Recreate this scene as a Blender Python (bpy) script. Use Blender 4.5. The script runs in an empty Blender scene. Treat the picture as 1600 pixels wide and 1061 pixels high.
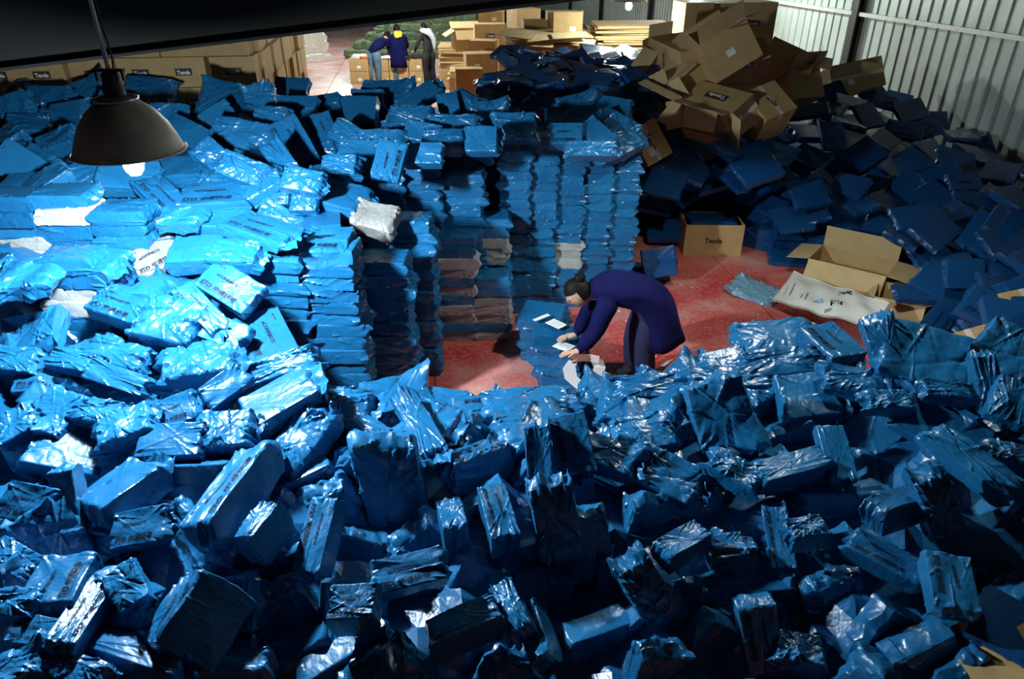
import bpy, bmesh, math, random
import numpy as np
from mathutils import Vector, Matrix
from mathutils.bvhtree import BVHTree

# ------------------------------------------------------------------ camera, world, exposure
F_PX, PITCH, CAM_H = 1100.0, math.radians(29.2), 3.5
scn = bpy.context.scene
COL = scn.collection
cam_data = bpy.data.cameras.new('camera'); cam_data.sensor_width = 36.0; cam_data.lens = F_PX / 1600 * 36
cam_data.clip_end = 200
cam = bpy.data.objects.new('camera', cam_data); COL.objects.link(cam)
cam.location = (0, 0, CAM_H); cam.rotation_euler = (math.pi / 2 - PITCH, 0, 0)
scn.camera = cam
world = bpy.data.worlds.new('world'); scn.world = world; world.use_nodes = True
world.node_tree.nodes['Background'].inputs[0].default_value = (0.35, 0.5, 0.7, 1)
world.node_tree.nodes['Background'].inputs[1].default_value = 0.002
scn.view_settings.view_transform = 'Standard'; scn.view_settings.look = 'None'
scn.view_settings.gamma = 1; scn.view_settings.use_curve_mapping = False
scn.view_settings.exposure = -0.12
BULB_MID = 2200.0
BULB_MAIN, BULB_BACK, BULB_FAR, BULB_WALL = 4300.0, 1100.0, 5200.0, 3000.0

CP_, SP_ = math.cos(PITCH), math.sin(PITCH)
EYE = Vector((0, 0, CAM_H))
CRIGHT = Vector((1, 0, 0)); CDOWN = Vector((0, -SP_, -CP_)); CFWD = Vector((0, CP_, -SP_))
def ray(px, py):
    return CFWD + CRIGHT * ((px - 800) / F_PX) + CDOWN * ((py - 530.5) / F_PX)
def at_z(px, py, z):
    d = ray(px, py); return EYE + d * ((z - CAM_H) / d.z)
def at_y(px, py, y):
    d = ray(px, py); return EYE + d * (y / d.y)
def proj(p):
    v = p - EYE; w = v.dot(CFWD)
    return 800 + F_PX * v.dot(CRIGHT) / w, 530.5 + F_PX * v.dot(CDOWN) / w

R = random.Random(7)

# ------------------------------------------------------------------ materials
def new_mat(name):
    m = bpy.data.materials.new(name); m.use_nodes = True
    nt = m.node_tree; b = nt.nodes['Principled BSDF']
    return m, nt, b
def ramp(nt, fac, stops):
    r = nt.nodes.new('ShaderNodeValToRGB'); e = r.color_ramp.elements
    while len(e) < len(stops): e.new(0.5)
    for i, (p, c) in enumerate(stops): e[i].position = p; e[i].color = (*c, 1)
    nt.links.new(fac, r.inputs[0]); return r.outputs[0]
def noise(nt, scale, detail=4, vec=None, dist=0.0, rough=0.5):
    n = nt.nodes.new('ShaderNodeTexNoise'); n.inputs['Scale'].default_value = scale
    n.inputs['Detail'].default_value = detail; n.inputs['Distortion'].default_value = dist
    n.inputs['Roughness'].default_value = rough
    if vec is not None: nt.links.new(vec, n.inputs['Vector'])
    return n.outputs['Fac']
def coords(nt, kind='Object', scale=(1, 1, 1)):
    t = nt.nodes.new('ShaderNodeTexCoord'); mp = nt.nodes.new('ShaderNodeMapping'); mp.inputs['Scale'].default_value = scale
    nt.links.new(t.outputs[kind], mp.inputs['Vector']); return mp.outputs['Vector']
def bump(nt, b, height, strength, dist):
    bp = nt.nodes.new('ShaderNodeBump'); bp.inputs['Strength'].default_value = strength; bp.inputs['Distance'].default_value = dist
    nt.links.new(height, bp.inputs['Height']); nt.links.new(bp.outputs[0], b.inputs['Normal'])
def mathn(nt, op, a, bb):
    n = nt.nodes.new('ShaderNodeMath'); n.operation = op
    for i, v in enumerate((a, bb)):
        if isinstance(v, (int, float)): n.inputs[i].default_value = v
        else: nt.links.new(v, n.inputs[i])
    return n.outputs[0]

def film_mat(name, dark, light, rough=(0.22, 0.38), bstr=0.16):
    m, nt, b = new_mat(name)
    v = coords(nt)
    oi = nt.nodes.new('ShaderNodeObjectInfo')
    mixv = nt.nodes.new('ShaderNodeVectorMath'); mixv.operation = 'ADD'
    sc = nt.nodes.new('ShaderNodeVectorMath'); sc.operation = 'SCALE'; sc.inputs['Scale'].default_value = 37.0
    comb = nt.nodes.new('ShaderNodeCombineXYZ')
    for i in range(3): nt.links.new(oi.outputs['Random'], comb.inputs[i])
    nt.links.new(comb.outputs[0], sc.inputs[0]); nt.links.new(v, mixv.inputs[0]); nt.links.new(sc.outputs[0], mixv.inputs[1])
    vec = mixv.outputs[0]
    c = ramp(nt, oi.outputs['Random'], [(0, dark), (1, light)])
    nt.links.new(c, b.inputs['Base Color'])
    n1 = noise(nt, 9, 3, vec, 1.6)
    vo = nt.nodes.new('ShaderNodeTexVoronoi'); vo.feature = 'DISTANCE_TO_EDGE'; vo.inputs['Scale'].default_value = 13
    nt.links.new(vec, vo.inputs['Vector'])
    ve = mathn(nt, 'MINIMUM', mathn(nt, 'MULTIPLY', vo.outputs['Distance'], 3.0), 0.35)
    n2 = noise(nt, 55, 2, vec, 2.0)
    h = mathn(nt, 'ADD', mathn(nt, 'MULTIPLY', n1, 1.0), mathn(nt, 'ADD', mathn(nt, 'MULTIPLY', ve, 0.35), mathn(nt, 'MULTIPLY', n2, 0.10)))
    bump(nt, b, h, bstr, 0.03)
    nt.links.new(ramp(nt, noise(nt, 6, 3, vec), [(0.3, (rough[0],) * 3), (0.7, (rough[1],) * 3)]), b.inputs['Roughness'])
    b.inputs['Specular IOR Level'].default_value = 0.55
    return m
M = {}
M['blue'] = film_mat('blue_film', (0.006, 0.090, 0.225), (0.010, 0.125, 0.29))
M['grey2'] = film_mat('grey_stack_film', (0.28, 0.29, 0.285), (0.36, 0.365, 0.36), (0.3, 0.45), 0.2)
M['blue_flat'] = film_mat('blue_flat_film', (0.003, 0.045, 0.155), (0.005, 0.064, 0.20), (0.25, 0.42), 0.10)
M['grey'] = film_mat('grey_film', (0.16, 0.16, 0.155), (0.22, 0.216, 0.21), (0.3, 0.45), 0.3)
def plain(name, col, rough=0.6, metal=0.0, var=0.12, nscale=20, bs=0.0):
    m, nt, b = new_mat(name); v = coords(nt)
    lo = tuple(max(0, c * (1 - var)) for c in col); hi = tuple(min(1, c * (1 + var)) for c in col)
    nf = noise(nt, nscale, 4, v)
    nt.links.new(ramp(nt, nf, [(0.3, lo), (0.7, hi)]), b.inputs['Base Color'])
    b.inputs['Roughness'].default_value = rough; b.inputs['Metallic'].default_value = metal
    if bs: bump(nt, b, nf, bs, 0.02)
    return m
M['ink'] = plain('print_ink', (0.004, 0.008, 0.025), 0.7); M['ink'].node_tree.nodes['Principled BSDF'].inputs['Specular IOR Level'].default_value = 0.15
M['card'] = plain('cardboard', (0.46, 0.30, 0.13), 0.75, 0, 0.10, 6)
M['card_in'] = plain('cardboard_inside', (0.50, 0.36, 0.18), 0.8, 0, 0.08, 6)
M['card_dark'] = plain('cardboard_logo_ink', (0.03, 0.025, 0.02), 0.6)
M['paper'] = plain('white_paper', (0.78, 0.78, 0.76), 0.7, 0, 0.05)
M['tape'] = plain('packing_tape', (0.62, 0.58, 0.48), 0.25)
M['sack'] = plain('woven_sack', (0.70, 0.69, 0.64), 0.7, 0, 0.08, 40, 0.3)
M['sack_blue'] = plain('sack_blue_ink', (0.10, 0.30, 0.60), 0.7)
M['sack_green'] = plain('green_sack', (0.10, 0.15, 0.08), 0.8, 0, 0.3, 10, 0.3)
M['steel'] = plain('dark_steel', (0.035, 0.035, 0.035), 0.6, 0.3)
M['black'] = plain('black_beam_paint', (0.003, 0.003, 0.003), 0.95)
M['galv'] = plain('painted_rail', (0.55, 0.58, 0.56), 0.4, 0.2)
M['shade'] = plain('grey_enamel_shade', (0.50, 0.44, 0.36), 0.5, 0.1, 0.2, 12)
M['shade_in'] = plain('white_enamel', (0.75, 0.76, 0.75), 0.4)
M['chrome'] = plain('socket_metal', (0.45, 0.44, 0.42), 0.3, 0.9)
M['skin'] = plain('skin', (0.52, 0.32, 0.21), 0.55)
M['hair'] = plain('black_hair', (0.006, 0.005, 0.005), 0.6, 0, 0.4, 60)
M['navy'] = plain('navy_cotton', (0.004, 0.0045, 0.048), 0.9, 0, 0.2, 7, 0.5)
M['navy2'] = plain('navy_trousers', (0.007, 0.008, 0.045), 0.85)
for k_ in ('hair', 'navy'): M[k_].node_tree.nodes['Principled BSDF'].inputs['Specular IOR Level'].default_value = 0.12
M['denim'] = plain('denim', (0.09, 0.16, 0.24), 0.85, 0, 0.3, 15)
M['blackcloth'] = plain('black_cloth', (0.010, 0.010, 0.012), 0.85)
M['yellow'] = plain('yellow_cloth', (0.70, 0.62, 0.03), 0.8)
M['scarf'] = plain('pale_grey_knit', (0.48, 0.52, 0.58), 0.9)
M['shoe'] = plain('shoe_white', (0.55, 0.55, 0.53), 0.6)
M['orange'] = plain('orange_plastic', (0.75, 0.16, 0.04), 0.5)
M['eye'] = plain('eye_dark', (0.02, 0.015, 0.012), 0.2)
M['clear'] = film_mat('clear_blue_film', (0.10, 0.22, 0.32), (0.16, 0.3, 0.4), (0.15, 0.25), 0.6)
m, nt, b = new_mat('lamp_bulb'); b.inputs['Base Color'].default_value = (0, 0, 0, 1)
b.inputs['Emission Color'].default_value = (0.78, 0.93, 1.0, 1); b.inputs['Emission Strength'].default_value = BULB_MAIN; M['bulb'] = m
m, nt, b = new_mat('lamp_bulb_back'); b.inputs['Base Color'].default_value = (0, 0, 0, 1)
b.inputs['Emission Color'].default_value = (0.88, 1.0, 0.95, 1); b.inputs['Emission Strength'].default_value = BULB_BACK; M['bulb_back'] = m
m, nt, b = new_mat('lamp_bulb_far'); b.inputs['Base Color'].default_value = (0, 0, 0, 1)
b.inputs['Emission Color'].default_value = (0.95, 1.0, 0.92, 1); b.inputs['Emission Strength'].default_value = BULB_FAR; M['bulb_far'] = m
M['bulb_mid'] = m.copy(); M['bulb_mid'].node_tree.nodes['Principled BSDF'].inputs['Emission Strength'].default_value = BULB_MID
M['bulb_wall'] = m.copy(); M['bulb_wall'].node_tree.nodes['Principled BSDF'].inputs['Emission Strength'].default_value = BULB_WALL
# red floor covering
m, nt, b = new_mat('red_floor_sheet'); v = coords(nt, 'Object')
tc = nt.nodes.new('ShaderNodeNewGeometry'); pv = tc.outputs['Position']
c1 = ramp(nt, noise(nt, 1.3, 5, pv, 0.5), [(0.35, (0.50, 0.030, 0.028)), (0.50, (0.57, 0.10, 0.085)), (0.66, (0.60, 0.28, 0.24))])
c2 = ramp(nt, noise(nt, 22, 4, pv), [(0.45, (0, 0, 0)), (0.8, (0.5, 0.5, 0.5))])
mx = nt.nodes.new('ShaderNodeMix'); mx.data_type = 'RGBA'
nt.links.new(c2, mx.inputs[0]); nt.links.new(c1, mx.inputs[6]); mx.inputs[7].default_value = (0.6, 0.46, 0.42, 1)
nt.links.new(mx.outputs[2], b.inputs['Base Color'])
nt.links.new(ramp(nt, noise(nt, 5, 3, pv), [(0.3, (0.35,) * 3), (0.7, (0.6,) * 3)]), b.inputs['Roughness']); M['red'] = m
m2 = M['red'].copy(); m2.name = 'red_floor_pale'; M['red_pale'] = m2  # paler, less saturated copy of the red for sheets farther down the hall
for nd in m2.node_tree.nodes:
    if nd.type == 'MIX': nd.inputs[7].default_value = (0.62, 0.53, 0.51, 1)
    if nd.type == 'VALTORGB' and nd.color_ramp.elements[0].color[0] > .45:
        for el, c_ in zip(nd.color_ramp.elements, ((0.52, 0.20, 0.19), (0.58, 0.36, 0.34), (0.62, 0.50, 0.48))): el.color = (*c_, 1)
M['concrete'] = plain('floor_base', (0.10, 0.05, 0.045), 0.8)
m, nt, b = new_mat('pale_wall_sheet'); tc = nt.nodes.new('ShaderNodeNewGeometry')
nt.links.new(ramp(nt, noise(nt, 1.5, 5, tc.outputs['Position']), [(0.3, (0.40, 0.48, 0.45)), (0.7, (0.53, 0.61, 0.58))]), b.inputs['Base Color'])
b.inputs['Roughness'].default_value = 0.38; b.inputs['Metallic'].default_value = 0.15; M['wall'] = m

# ------------------------------------------------------------------ object helpers
def obj(name, me, parent=None, mat=None):
    o = bpy.data.objects.new(name, me); COL.objects.link(o)
    if parent is not None: o.parent = parent
    if mat is not None and me is not None and len(me.materials) == 0: me.materials.append(M[mat] if isinstance(mat, str) else mat)
    return o
def empty(name, loc=(0, 0, 0)):
    o = bpy.data.objects.new(name, None); o.location = loc; o.empty_display_size = 0.1; COL.objects.link(o); return o
def tag(o, label=None, cat=None, group=None, kind=None):
    if label: o['label'] = label
    if cat: o['category'] = cat
    if group: o['group'] = group
    if kind: o['kind'] = kind
    return o
def mesh_of(name, verts, faces, smooth=False):
    me = bpy.data.meshes.new(name); me.from_pydata([tuple(v) for v in verts], [], faces); me.update()
    if smooth: me.polygons.foreach_set('use_smooth', [True] * len(me.polygons))
    return me
def from_bm(name, bm, smooth=False):
    me = bpy.data.meshes.new(name); bmesh.ops.recalc_face_normals(bm, faces=bm.faces); bm.to_mesh(me); bm.free()
    if smooth: me.polygons.foreach_set('use_smooth', [True] * len(me.polygons))
    return me
def bm_box(bm, c, s, mat=None):
    r = bmesh.ops.create_cube(bm, size=1.0)
    for v in r['verts']:
        v.co = Vector((v.co.x * s[0], v.co.y * s[1], v.co.z * s[2]))
        if mat is not None: v.co = mat @ v.co
        v.co += Vector(c)
    return r['verts']
def box_mesh(name, s, c=(0, 0, 0), bev=0.0):
    bm = bmesh.new(); bm_box(bm, c, s)
    if bev: bmesh.ops.bevel(bm, geom=list(bm.edges), offset=bev, segments=2, affect='EDGES')
    return from_bm(name, bm)
def lathe(name, prof, n=32, smooth=True, caps=False):
    vs, fs = [], []
    for r, z in prof:
        for i in range(n):
            a = 2 * math.pi * i / n; vs.append((r * math.cos(a), r * math.sin(a), z))
    for k in range(len(prof) - 1):
        for i in range(n):
            j = (i + 1) % n; fs.append((k * n + i, k * n + j, (k + 1) * n + j, (k + 1) * n + i))
    if caps: fs.append(tuple(range(n))[::-1]); fs.append(tuple((len(prof) - 1) * n + i for i in range(n)))
    return mesh_of(name, vs, fs, smooth)
def tube(name, pts, rad, n=8, smooth=True):
    """tube through pts; rad is a number or list of (a, b) radii"""
    pts = [Vector(p) for p in pts]; vs, fs = [], []
    up = None
    for i, p in enumerate(pts):
        d = (pts[min(i + 1, len(pts) - 1)] - pts[max(i - 1, 0)]).normalized()
        if up is None: up = Vector((0, 0, 1)) if abs(d.z) < 0.9 else Vector((0, 1, 0))
        s = d.cross(up).normalized(); up = s.cross(d).normalized()
        r = rad[i] if isinstance(rad, (list, tuple)) else rad
        ra, rb = r if isinstance(r, (list, tuple)) else (r, r)
        for k in range(n):
            a = 2 * math.pi * k / n; vs.append(p + s * (ra * math.cos(a)) + up * (rb * math.sin(a)))
    m_ = len(pts)
    for k in range(m_ - 1):
        for i in range(n):
            j = (i + 1) % n; fs.append((k * n + i, k * n + j, (k + 1) * n + j, (k + 1) * n + i))
    fs.append(tuple(range(n))[::-1]); fs.append(tuple((m_ - 1) * n + i for i in range(n)))
    return mesh_of(name, vs, fs, smooth)

# ------------------------------------------------------------------ structure
AX = Vector((-0.13, 1, 0)).normalized(); PX = Vector((AX.y, -AX.x, 0))      # building axes
BROT = math.atan2(-AX.x, AX.y)
def bpt(u, v, z=0):                                                            # u across, v along the hall
    return PX * u + AX * v + Vector((0, 0, z))
floor = obj('floor', box_mesh('floor', (40, 62, 0.1), (0, 0, -0.062)), None, 'concrete'); floor.location = bpt(-5, 22)
floor.rotation_euler.z = BROT; tag(floor, kind='structure')
sheet_w, sheet_l = 1.22, 2.44
sheet_me = box_mesh('floor_sheet', (sheet_w - 0.012, sheet_l - 0.012, 0.012), (0, 0, -0.006)); sheet_me.materials.append(M['red'])
sheet_far = sheet_me.copy(); sheet_far.materials.clear(); sheet_far.materials.append(M['red_pale'])
for i in range(-6, 8):
    for j in range(0, 16):
        p = bpt((i + 0.5) * sheet_w, (j + 0.5 + (0.5 if i % 2 else 0)) * sheet_l, 0)
        q = p - floor.location; q.rotate(Matrix.Rotation(-BROT, 3, 'Z'))
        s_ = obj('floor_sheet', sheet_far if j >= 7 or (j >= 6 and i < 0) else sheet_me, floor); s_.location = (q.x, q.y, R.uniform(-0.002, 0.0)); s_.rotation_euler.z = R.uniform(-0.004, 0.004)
# right wall: X = 8.82 - 0.13 Y  -> across coordinate constant
WU = PX.dot(Vector((8.82, 0, 0)))
wall = obj('wall_right', box_mesh('wall_right', (0.06, 58, 5.6), (0.12, 0, 2.8)), None, 'wall'); wall.location = bpt(WU, 21); wall.rotation_euler.z = BROT
tag(wall, kind='structure')
prof = []
for k in range(3):
    x0 = k * 0.3
    prof += [(x0, 0), (x0 + 0.20, 0), (x0 + 0.215, 0.028), (x0 + 0.265, 0.028), (x0 + 0.28, 0)]
prof.append((0.9, 0))
vs = [(-d, x, 0) for x, d in prof] + [(-d, x, 5.5) for x, d in prof]; n_ = len(prof)
panel_me = mesh_of('wall_panel', vs, [(i, i + 1, n_ + i + 1, n_ + i) for i in range(n_ - 1)]); panel_me.materials.append(M['wall'])
for k in range(62):
    p_ = obj('wall_panel', panel_me, wall); p_.location = (0.06 + (0.004 if k % 2 else 0), -27.9 + k * 0.9, 0)
for k, z in enumerate((2.34, 4.2)):
    tr = obj('trim_%d' % (k + 1), box_mesh('rail', (0.06, 56, 0.07)), None, 'galv'); tr.location = bpt(WU - 0.06, 21, z); tr.rotation_euler.z = BROT; tag(tr, kind='structure')
for k, v_ in enumerate((1.5, 8.0, 14.2, 20.6, 27.5, 35.0, 42.0)):
    bm = bmesh.new(); bm_box(bm, (0, 0, 2.75), (0.012, 0.2, 5.5)); bm_box(bm, (-0.06, 0.0, 2.75), (0.12, 0.014, 5.5)); bm_box(bm, (-0.12, 0, 2.75), (0.012, 0.2, 5.5))
    po = obj('trim_%d' % (k + 3), from_bm('wall_post', bm), None, 'steel'); po.location = bpt(WU - 0.0, v_); po.rotation_euler.z = BROT; tag(po, kind='structure')
for nm, c, s in (('wall_back', bpt(-3, 48, 2.8), (24, 0.2, 5.6)), ('wall_left', bpt(-9.5, 21, 2.8), (0.2, 58, 5.6)), ('wall_front', bpt(-1, -3.4, 2.8), (24, 0.2, 5.6)), ('ceiling', bpt(-1, 21, 5.66), (26, 58, 0.1))):
    w_ = obj(nm, box_mesh(nm, s), None, 'wall' if nm == 'wall_back' else 'steel'); w_.location = c; w_.rotation_euler.z = BROT; tag(w_, kind='structure')
# dark sloping beam across the top left
a_, b_ = at_y(-60, 119, 4.9), at_y(1000, -10, 5.45)
dirb = (b_ - a_).normalized(); perp = dirb.cross(Vector((0, 1, 0))).normalized()
if perp.z < 0: perp = -perp
deep = Vector((0, 1, 0))
def beam_box(a, b, up0, up1, t0, t1):
    vs = [p + perp * u + deep * t for p in (a, b) for u in (up0, up1) for t in (t0, t1)]
    return vs, [(0, 1, 3, 2), (4, 6, 7, 5), (0, 4, 5, 1), (2, 3, 7, 6), (0, 2, 6, 4), (1, 5, 7, 3)]
beam = empty('roof_beam', a_); 
for nm, u0, u1, t0, t1 in (('web', 0.02, 0.88, 0.10, 0.12), ('flange', 0, 0.02, 0, 0.22), ('flange', 0.88, 0.90, 0, 0.22)):
    vs, fs = beam_box(Vector((0, 0, 0)) - dirb * 2.0, (b_ - a_) + dirb * 2.0, u0, u1, t0, t1)
    obj(nm, mesh_of(nm, vs, fs), beam, 'black')
tag(beam, 'deep black roof beam sloping across the top of the hall', 'beam')

# ------------------------------------------------------------------ lamps
def lamp(loc, label, bulb, rod=2.2, scale=1.0, recess=0.0):
    t = empty('pendant_lamp', loc); t.scale = (scale,) * 3
    tag(t, label, 'lamp', 'pendant work lamps')
    outer = [(0.278, 0.0), (0.27, 0.012), (0.248, 0.07), (0.215, 0.14), (0.165, 0.205), (0.115, 0.245), (0.085, 0.26)]
    inner = [(max(r - 0.006, 0.01), z - 0.004 if i else z) for i, (r, z) in enumerate(outer)]
    sh = obj('shade', lathe('shade', outer, 48), t, 'shade')
    obj('shade_lining', lathe('shade_lining', inner[::-1], 48), sh, 'shade_in')
    obj('shade_rim', lathe('shade_rim', [(0.270, 0.0), (0.284, -0.004), (0.288, 0.004), (0.278, 0.010)], 48), sh, 'shade')
    obj('collar', lathe('collar', [(0.088, 0.252), (0.108, 0.255), (0.108, 0.275), (0.07, 0.285), (0.02, 0.286)], 32), t, 'chrome')
    obj('socket', lathe('socket', [(0.052, 0.28), (0.052, 0.33), (0.044, 0.345), (0.044, 0.385), (0.03, 0.40), (0.005, 0.40)], 24), t, 'steel')
    bm = bmesh.new(); bm_box(bm, (0, 0, 0.405), (0.15, 0.03, 0.012)); bm_box(bm, (0.066, 0, 0.38), (0.012, 0.02, 0.05)); bm_box(bm, (-0.066, 0, 0.38), (0.012, 0.02, 0.05))
    obj('bracket', from_bm('bracket', bm), t, 'steel')
    obj('rod', tube('rod', [(0, 0, 0.40), (0, 0, 0.44), (-0.0, 0, 0.46), (0, 0, rod)], 0.011, 10), t, 'galv')
    obj('cable', tube('cable', [(0.02, 0.01, 0.40), (0.035, 0.0, 0.48), (0.018, 0.012, 0.6), (0.016, -0.01, rod)], 0.005, 6), t, 'steel')
    bl = obj('bulb', lathe('bulb', [(0.001, -0.132), (0.026, -0.127), (0.046, -0.10), (0.052, -0.07), (0.044, -0.03), (0.026, 0.02), (0.02, 0.15), (0.001, 0.16)], 16), t, bulb); bl.location.z = recess
    return t
LAMP = at_z(203, 236, 2.55)
lamp(LAMP, 'grey metal dome lamp on a thin rod, hanging above the blue stacks', 'bulb', 2.2, 1.0)
lamp((2.0, 5.25, 3.27), 'lamp hanging high above the white sack and the red floor', 'bulb_mid', 1.8, 1.0, 0.30)
lamp(at_z(983, 2, 2.72), 'lit lamp hanging far back beside the pale wall', 'bulb_back')
lamp(bpt(-0.6, 19.5, 3.45), 'lamp hanging over the people at the far end of the hall', 'bulb_far', 1.6)
lamp(bpt(-2.6, 27.0, 3.45), 'lamp hanging over the empty floor at the far end', 'bulb_far', 1.6)
lamp(bpt(6.3, 16.6, 3.4), 'lamp hanging close to the pale wall, out over the cartons', 'bulb_wall', 1.6)

# ------------------------------------------------------------------ wrapped parcels: mesh variants
L0, W0, T0 = 0.40, 0.30, 0.11
def box_surface(h, step):
    nx, ny, nz = [max(3, int(round(2 * a / step))) for a in h]
    vs, idx, fs = [], {}, []
    def vid(p):
        k = (round(p[0], 5), round(p[1], 5), round(p[2], 5))
        if k not in idx: idx[k] = len(vs); vs.append(p)
        return idx[k]
    for ax, (n1, n2) in ((0, (ny, nz)), (1, (nx, nz)), (2, (nx, ny))):
        o1, o2 = [i for i in range(3) if i != ax]
        for s in (-1, 1):
            g = []
            for i in range(n1 + 1):
                row = []
                for j in range(n2 + 1):
                    p = [0, 0, 0]; p[ax] = s * h[ax]; p[o1] = -h[o1] + 2 * h[o1] * i / n1; p[o2] = -h[o2] + 2 * h[o2] * j / n2
                    row.append(vid(tuple(p)))
                g.append(row)
            flip = (s > 0) == (ax != 1)
            for i in range(n1):
                for j in range(n2):
                    f = (g[i][j], g[i + 1][j], g[i + 1][j + 1], g[i][j + 1]); fs.append(f if flip else f[::-1])
    return np.array(vs), fs
def parcel_mesh(name, seed, step=0.012, r=0.01, folds=24, fold_amp=0.005, low=0.004, crumple=0.004, crumple_all=0.0, ears=0.05, spikes=0, puff=0.0, mat='blue'):
    g = np.random.default_rng(seed)
    h = np.array([L0, W0, T0]) / 2
    q, fs = box_surface(h, step)
    inner = np.clip(q, -(h - r), h - r); n = q - inner; n /= np.linalg.norm(n, axis=1)[:, None]
    p = inner + n * r
    s = p / h
    p = p + n * (puff * (np.clip(1 - s[:, 0] ** 2, 0, 1) * np.clip(1 - s[:, 1] ** 2, 0, 1)) ** 0.6)[:, None] * (np.abs(n[:, 2:3]))
    for k in range(5):
        w = g.normal(size=3) * 14; p = p + n * (low * np.sin(q @ w + g.uniform(0, 6.28)) / (1 + 0.3 * k))[:, None]
    # tension folds radiating from corners and edges
    for k in range(folds):
        ax = g.integers(0, 3) if k % 3 else 2
        c = g.uniform(-1, 1, 3); e = g.integers(0, 2); c[e] = np.sign(c[e]) * g.uniform(0.85, 1.0)
        c[ax] = np.sign(c[ax]); c = c * h
        tgt = g.uniform(-0.6, 0.6, 3) * h; tgt[ax] = c[ax]
        d = tgt - c; ln = np.linalg.norm(d); d /= max(ln, 1e-6); ln = ln * g.uniform(0.6, 1.3)
        v = q - c; a = v @ d; rho = np.linalg.norm(v - a[:, None] * d, axis=1)
        wd = g.uniform(0.006, 0.016)
        amt = fold_amp * g.uniform(0.4, 1.2) * np.clip(1 - rho / wd, 0, 1) * np.clip(1 - a / ln, 0, 1) * (a > -0.02)
        p = p + n * amt[:, None] * (1 if g.random() < 0.75 else -0.7)
    # crumple cells, strongest at the two bag ends
    sd = g.uniform(-1, 1, (90, 3)) * (h + 0.01)
    dist = np.sort(np.linalg.norm(q[:, None, :] - sd[None], axis=2), axis=1)
    cell = np.minimum((dist[:, 1] - dist[:, 0]) / 0.03, 1)
    endw = np.clip((np.abs(q[:, 0]) - (h[0] - 0.05)) / 0.05, 0, 1)
    p = p + n * ((crumple * endw + crumple_all) * (cell - 0.5))[:, None]
    # bag ends drawn out into pinched ears
    onend = np.clip((np.abs(q[:, 0]) - (h[0] - 0.004)) / 0.004, 0, 1)
    for sgn in (-1, 1):
        msk = onend * (q[:, 0] * sgn > 0); ph = g.uniform(0, 6.28, 3); e_ = ears * g.uniform(0.5, 1.2); z0 = g.uniform(-0.3, 0.3)
        kn = g.uniform(0.05, 1.1, 9); gy = np.interp(q[:, 1] / h[1], np.sort(np.concatenate(([-1, 1], g.uniform(-.95, .95, 7)))), kn)
        prof = np.clip(1 - np.abs(q[:, 2] / h[2] - z0), 0, 1) ** 0.8
        p[:, 0] += sgn * msk * e_ * gy * prof
        p[:, 2] += msk * np.interp(q[:, 1] / h[1], np.linspace(-1, 1, 8), g.uniform(-.014, .014, 8)) * prof
    for k in range(spikes):
        c = np.sign(g.uniform(-1, 1, 3)); c[2] = 1 if k == 0 else c[2]; c = c * h * np.array([1, g.uniform(0.2, 1), 1])
        d = c / h * np.array([0.6, 0.6, 1.0]) + g.normal(size=3) * 0.3; d /= np.linalg.norm(d)
        w = np.exp(-np.linalg.norm(q - c, axis=1) / g.uniform(0.035, 0.07)); p = p + w[:, None] * d * g.uniform(0.06, 0.12)
    me = mesh_of(name, p, fs, True); me.set_sharp_from_angle(angle=math.radians(24)); me.materials.append(M[mat]); return me

def text_bm(txt, size, shear=0.0, offset=0.0):
    cu = bpy.data.curves.new('text', 'FONT'); cu.body = txt; cu.size = size; cu.shear = shear; cu.offset = offset
    cu.align_x = 'LEFT'; cu.resolution_u = 3
    o = bpy.data.objects.new('text', cu); COL.objects.link(o)
    bpy.context.view_layer.update()
    me = bpy.data.meshes.new_from_object(o.evaluated_get(bpy.context.evaluated_depsgraph_get()))
    bpy.data.objects.remove(o); bpy.data.curves.remove(cu)
    bm = bmesh.new(); bm.from_mesh(me); bpy.data.meshes.remove(me); return bm
def text_geo(txt, size, loc, shear=0.0, offset=0.0, width=None, rot=0.0):
    """(verts, faces) in the xy plane, starting at loc"""
    bm = text_bm(txt, size, shear, offset)
    if width:
        w = max(v.co.x for v in bm.verts) - min(v.co.x for v in bm.verts)
        for v in bm.verts: v.co.x *= width / w
    bm.verts.index_update(); c, s = math.cos(rot), math.sin(rot)
    vs = [Vector((v.co.x * c - v.co.y * s + loc[0], v.co.x * s + v.co.y * c + loc[1], 0)) for v in bm.verts]
    fs = [tuple(v.index for v in f.verts) for f in bm.faces]; bm.free(); return vs, fs
def bar_geo(x0, y0, x1, y1, hgt, n=8):
    vs, fs = [], []
    for i in range(n + 1):
        t = i / n; x = x0 + (x1 - x0) * t; y = y0 + (y1 - y0) * t; vs += [Vector((x, y, 0)), Vector((x, y + hgt, 0))]
        if i: fs.append((2 * i - 2, 2 * i, 2 * i + 1, 2 * i - 1))
    return vs, fs
def join_geo(parts):
    V, F_ = [], []
    for vs, fs in parts:
        o = len(V); V += vs; F_ += [tuple(i + o for i in f) for f in fs]
    return V, F_
PRINT_LOGO = join_geo([
    text_geo('STO', 0.054, (-0.17, -0.105), 0.25, 0.0022, 0.085),
    text_geo('申通快递', 0.044, (-0.07, -0.100), 0.2, 0.0010, 0.185),
    bar_geo(-0.17, -0.118, -0.09, -0.122, 0.004), bar_geo(-0.09, -0.122, -0.07, -0.113, 0.004), bar_geo(-0.07, -0.113, 0.125, -0.113, 0.003, 14)])
PRINT_SLOGAN = text_geo('eCONNECT!', 0.032, (-0.115, 0.015), 0.2, 0.0014, 0.18)
PRINT_MARK = join_geo([bar_geo(-0.15 + 0.02 * k, 0.095, -0.138 + 0.02 * k, 0.095, 0.010, 2) for k in range(3)])
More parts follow.
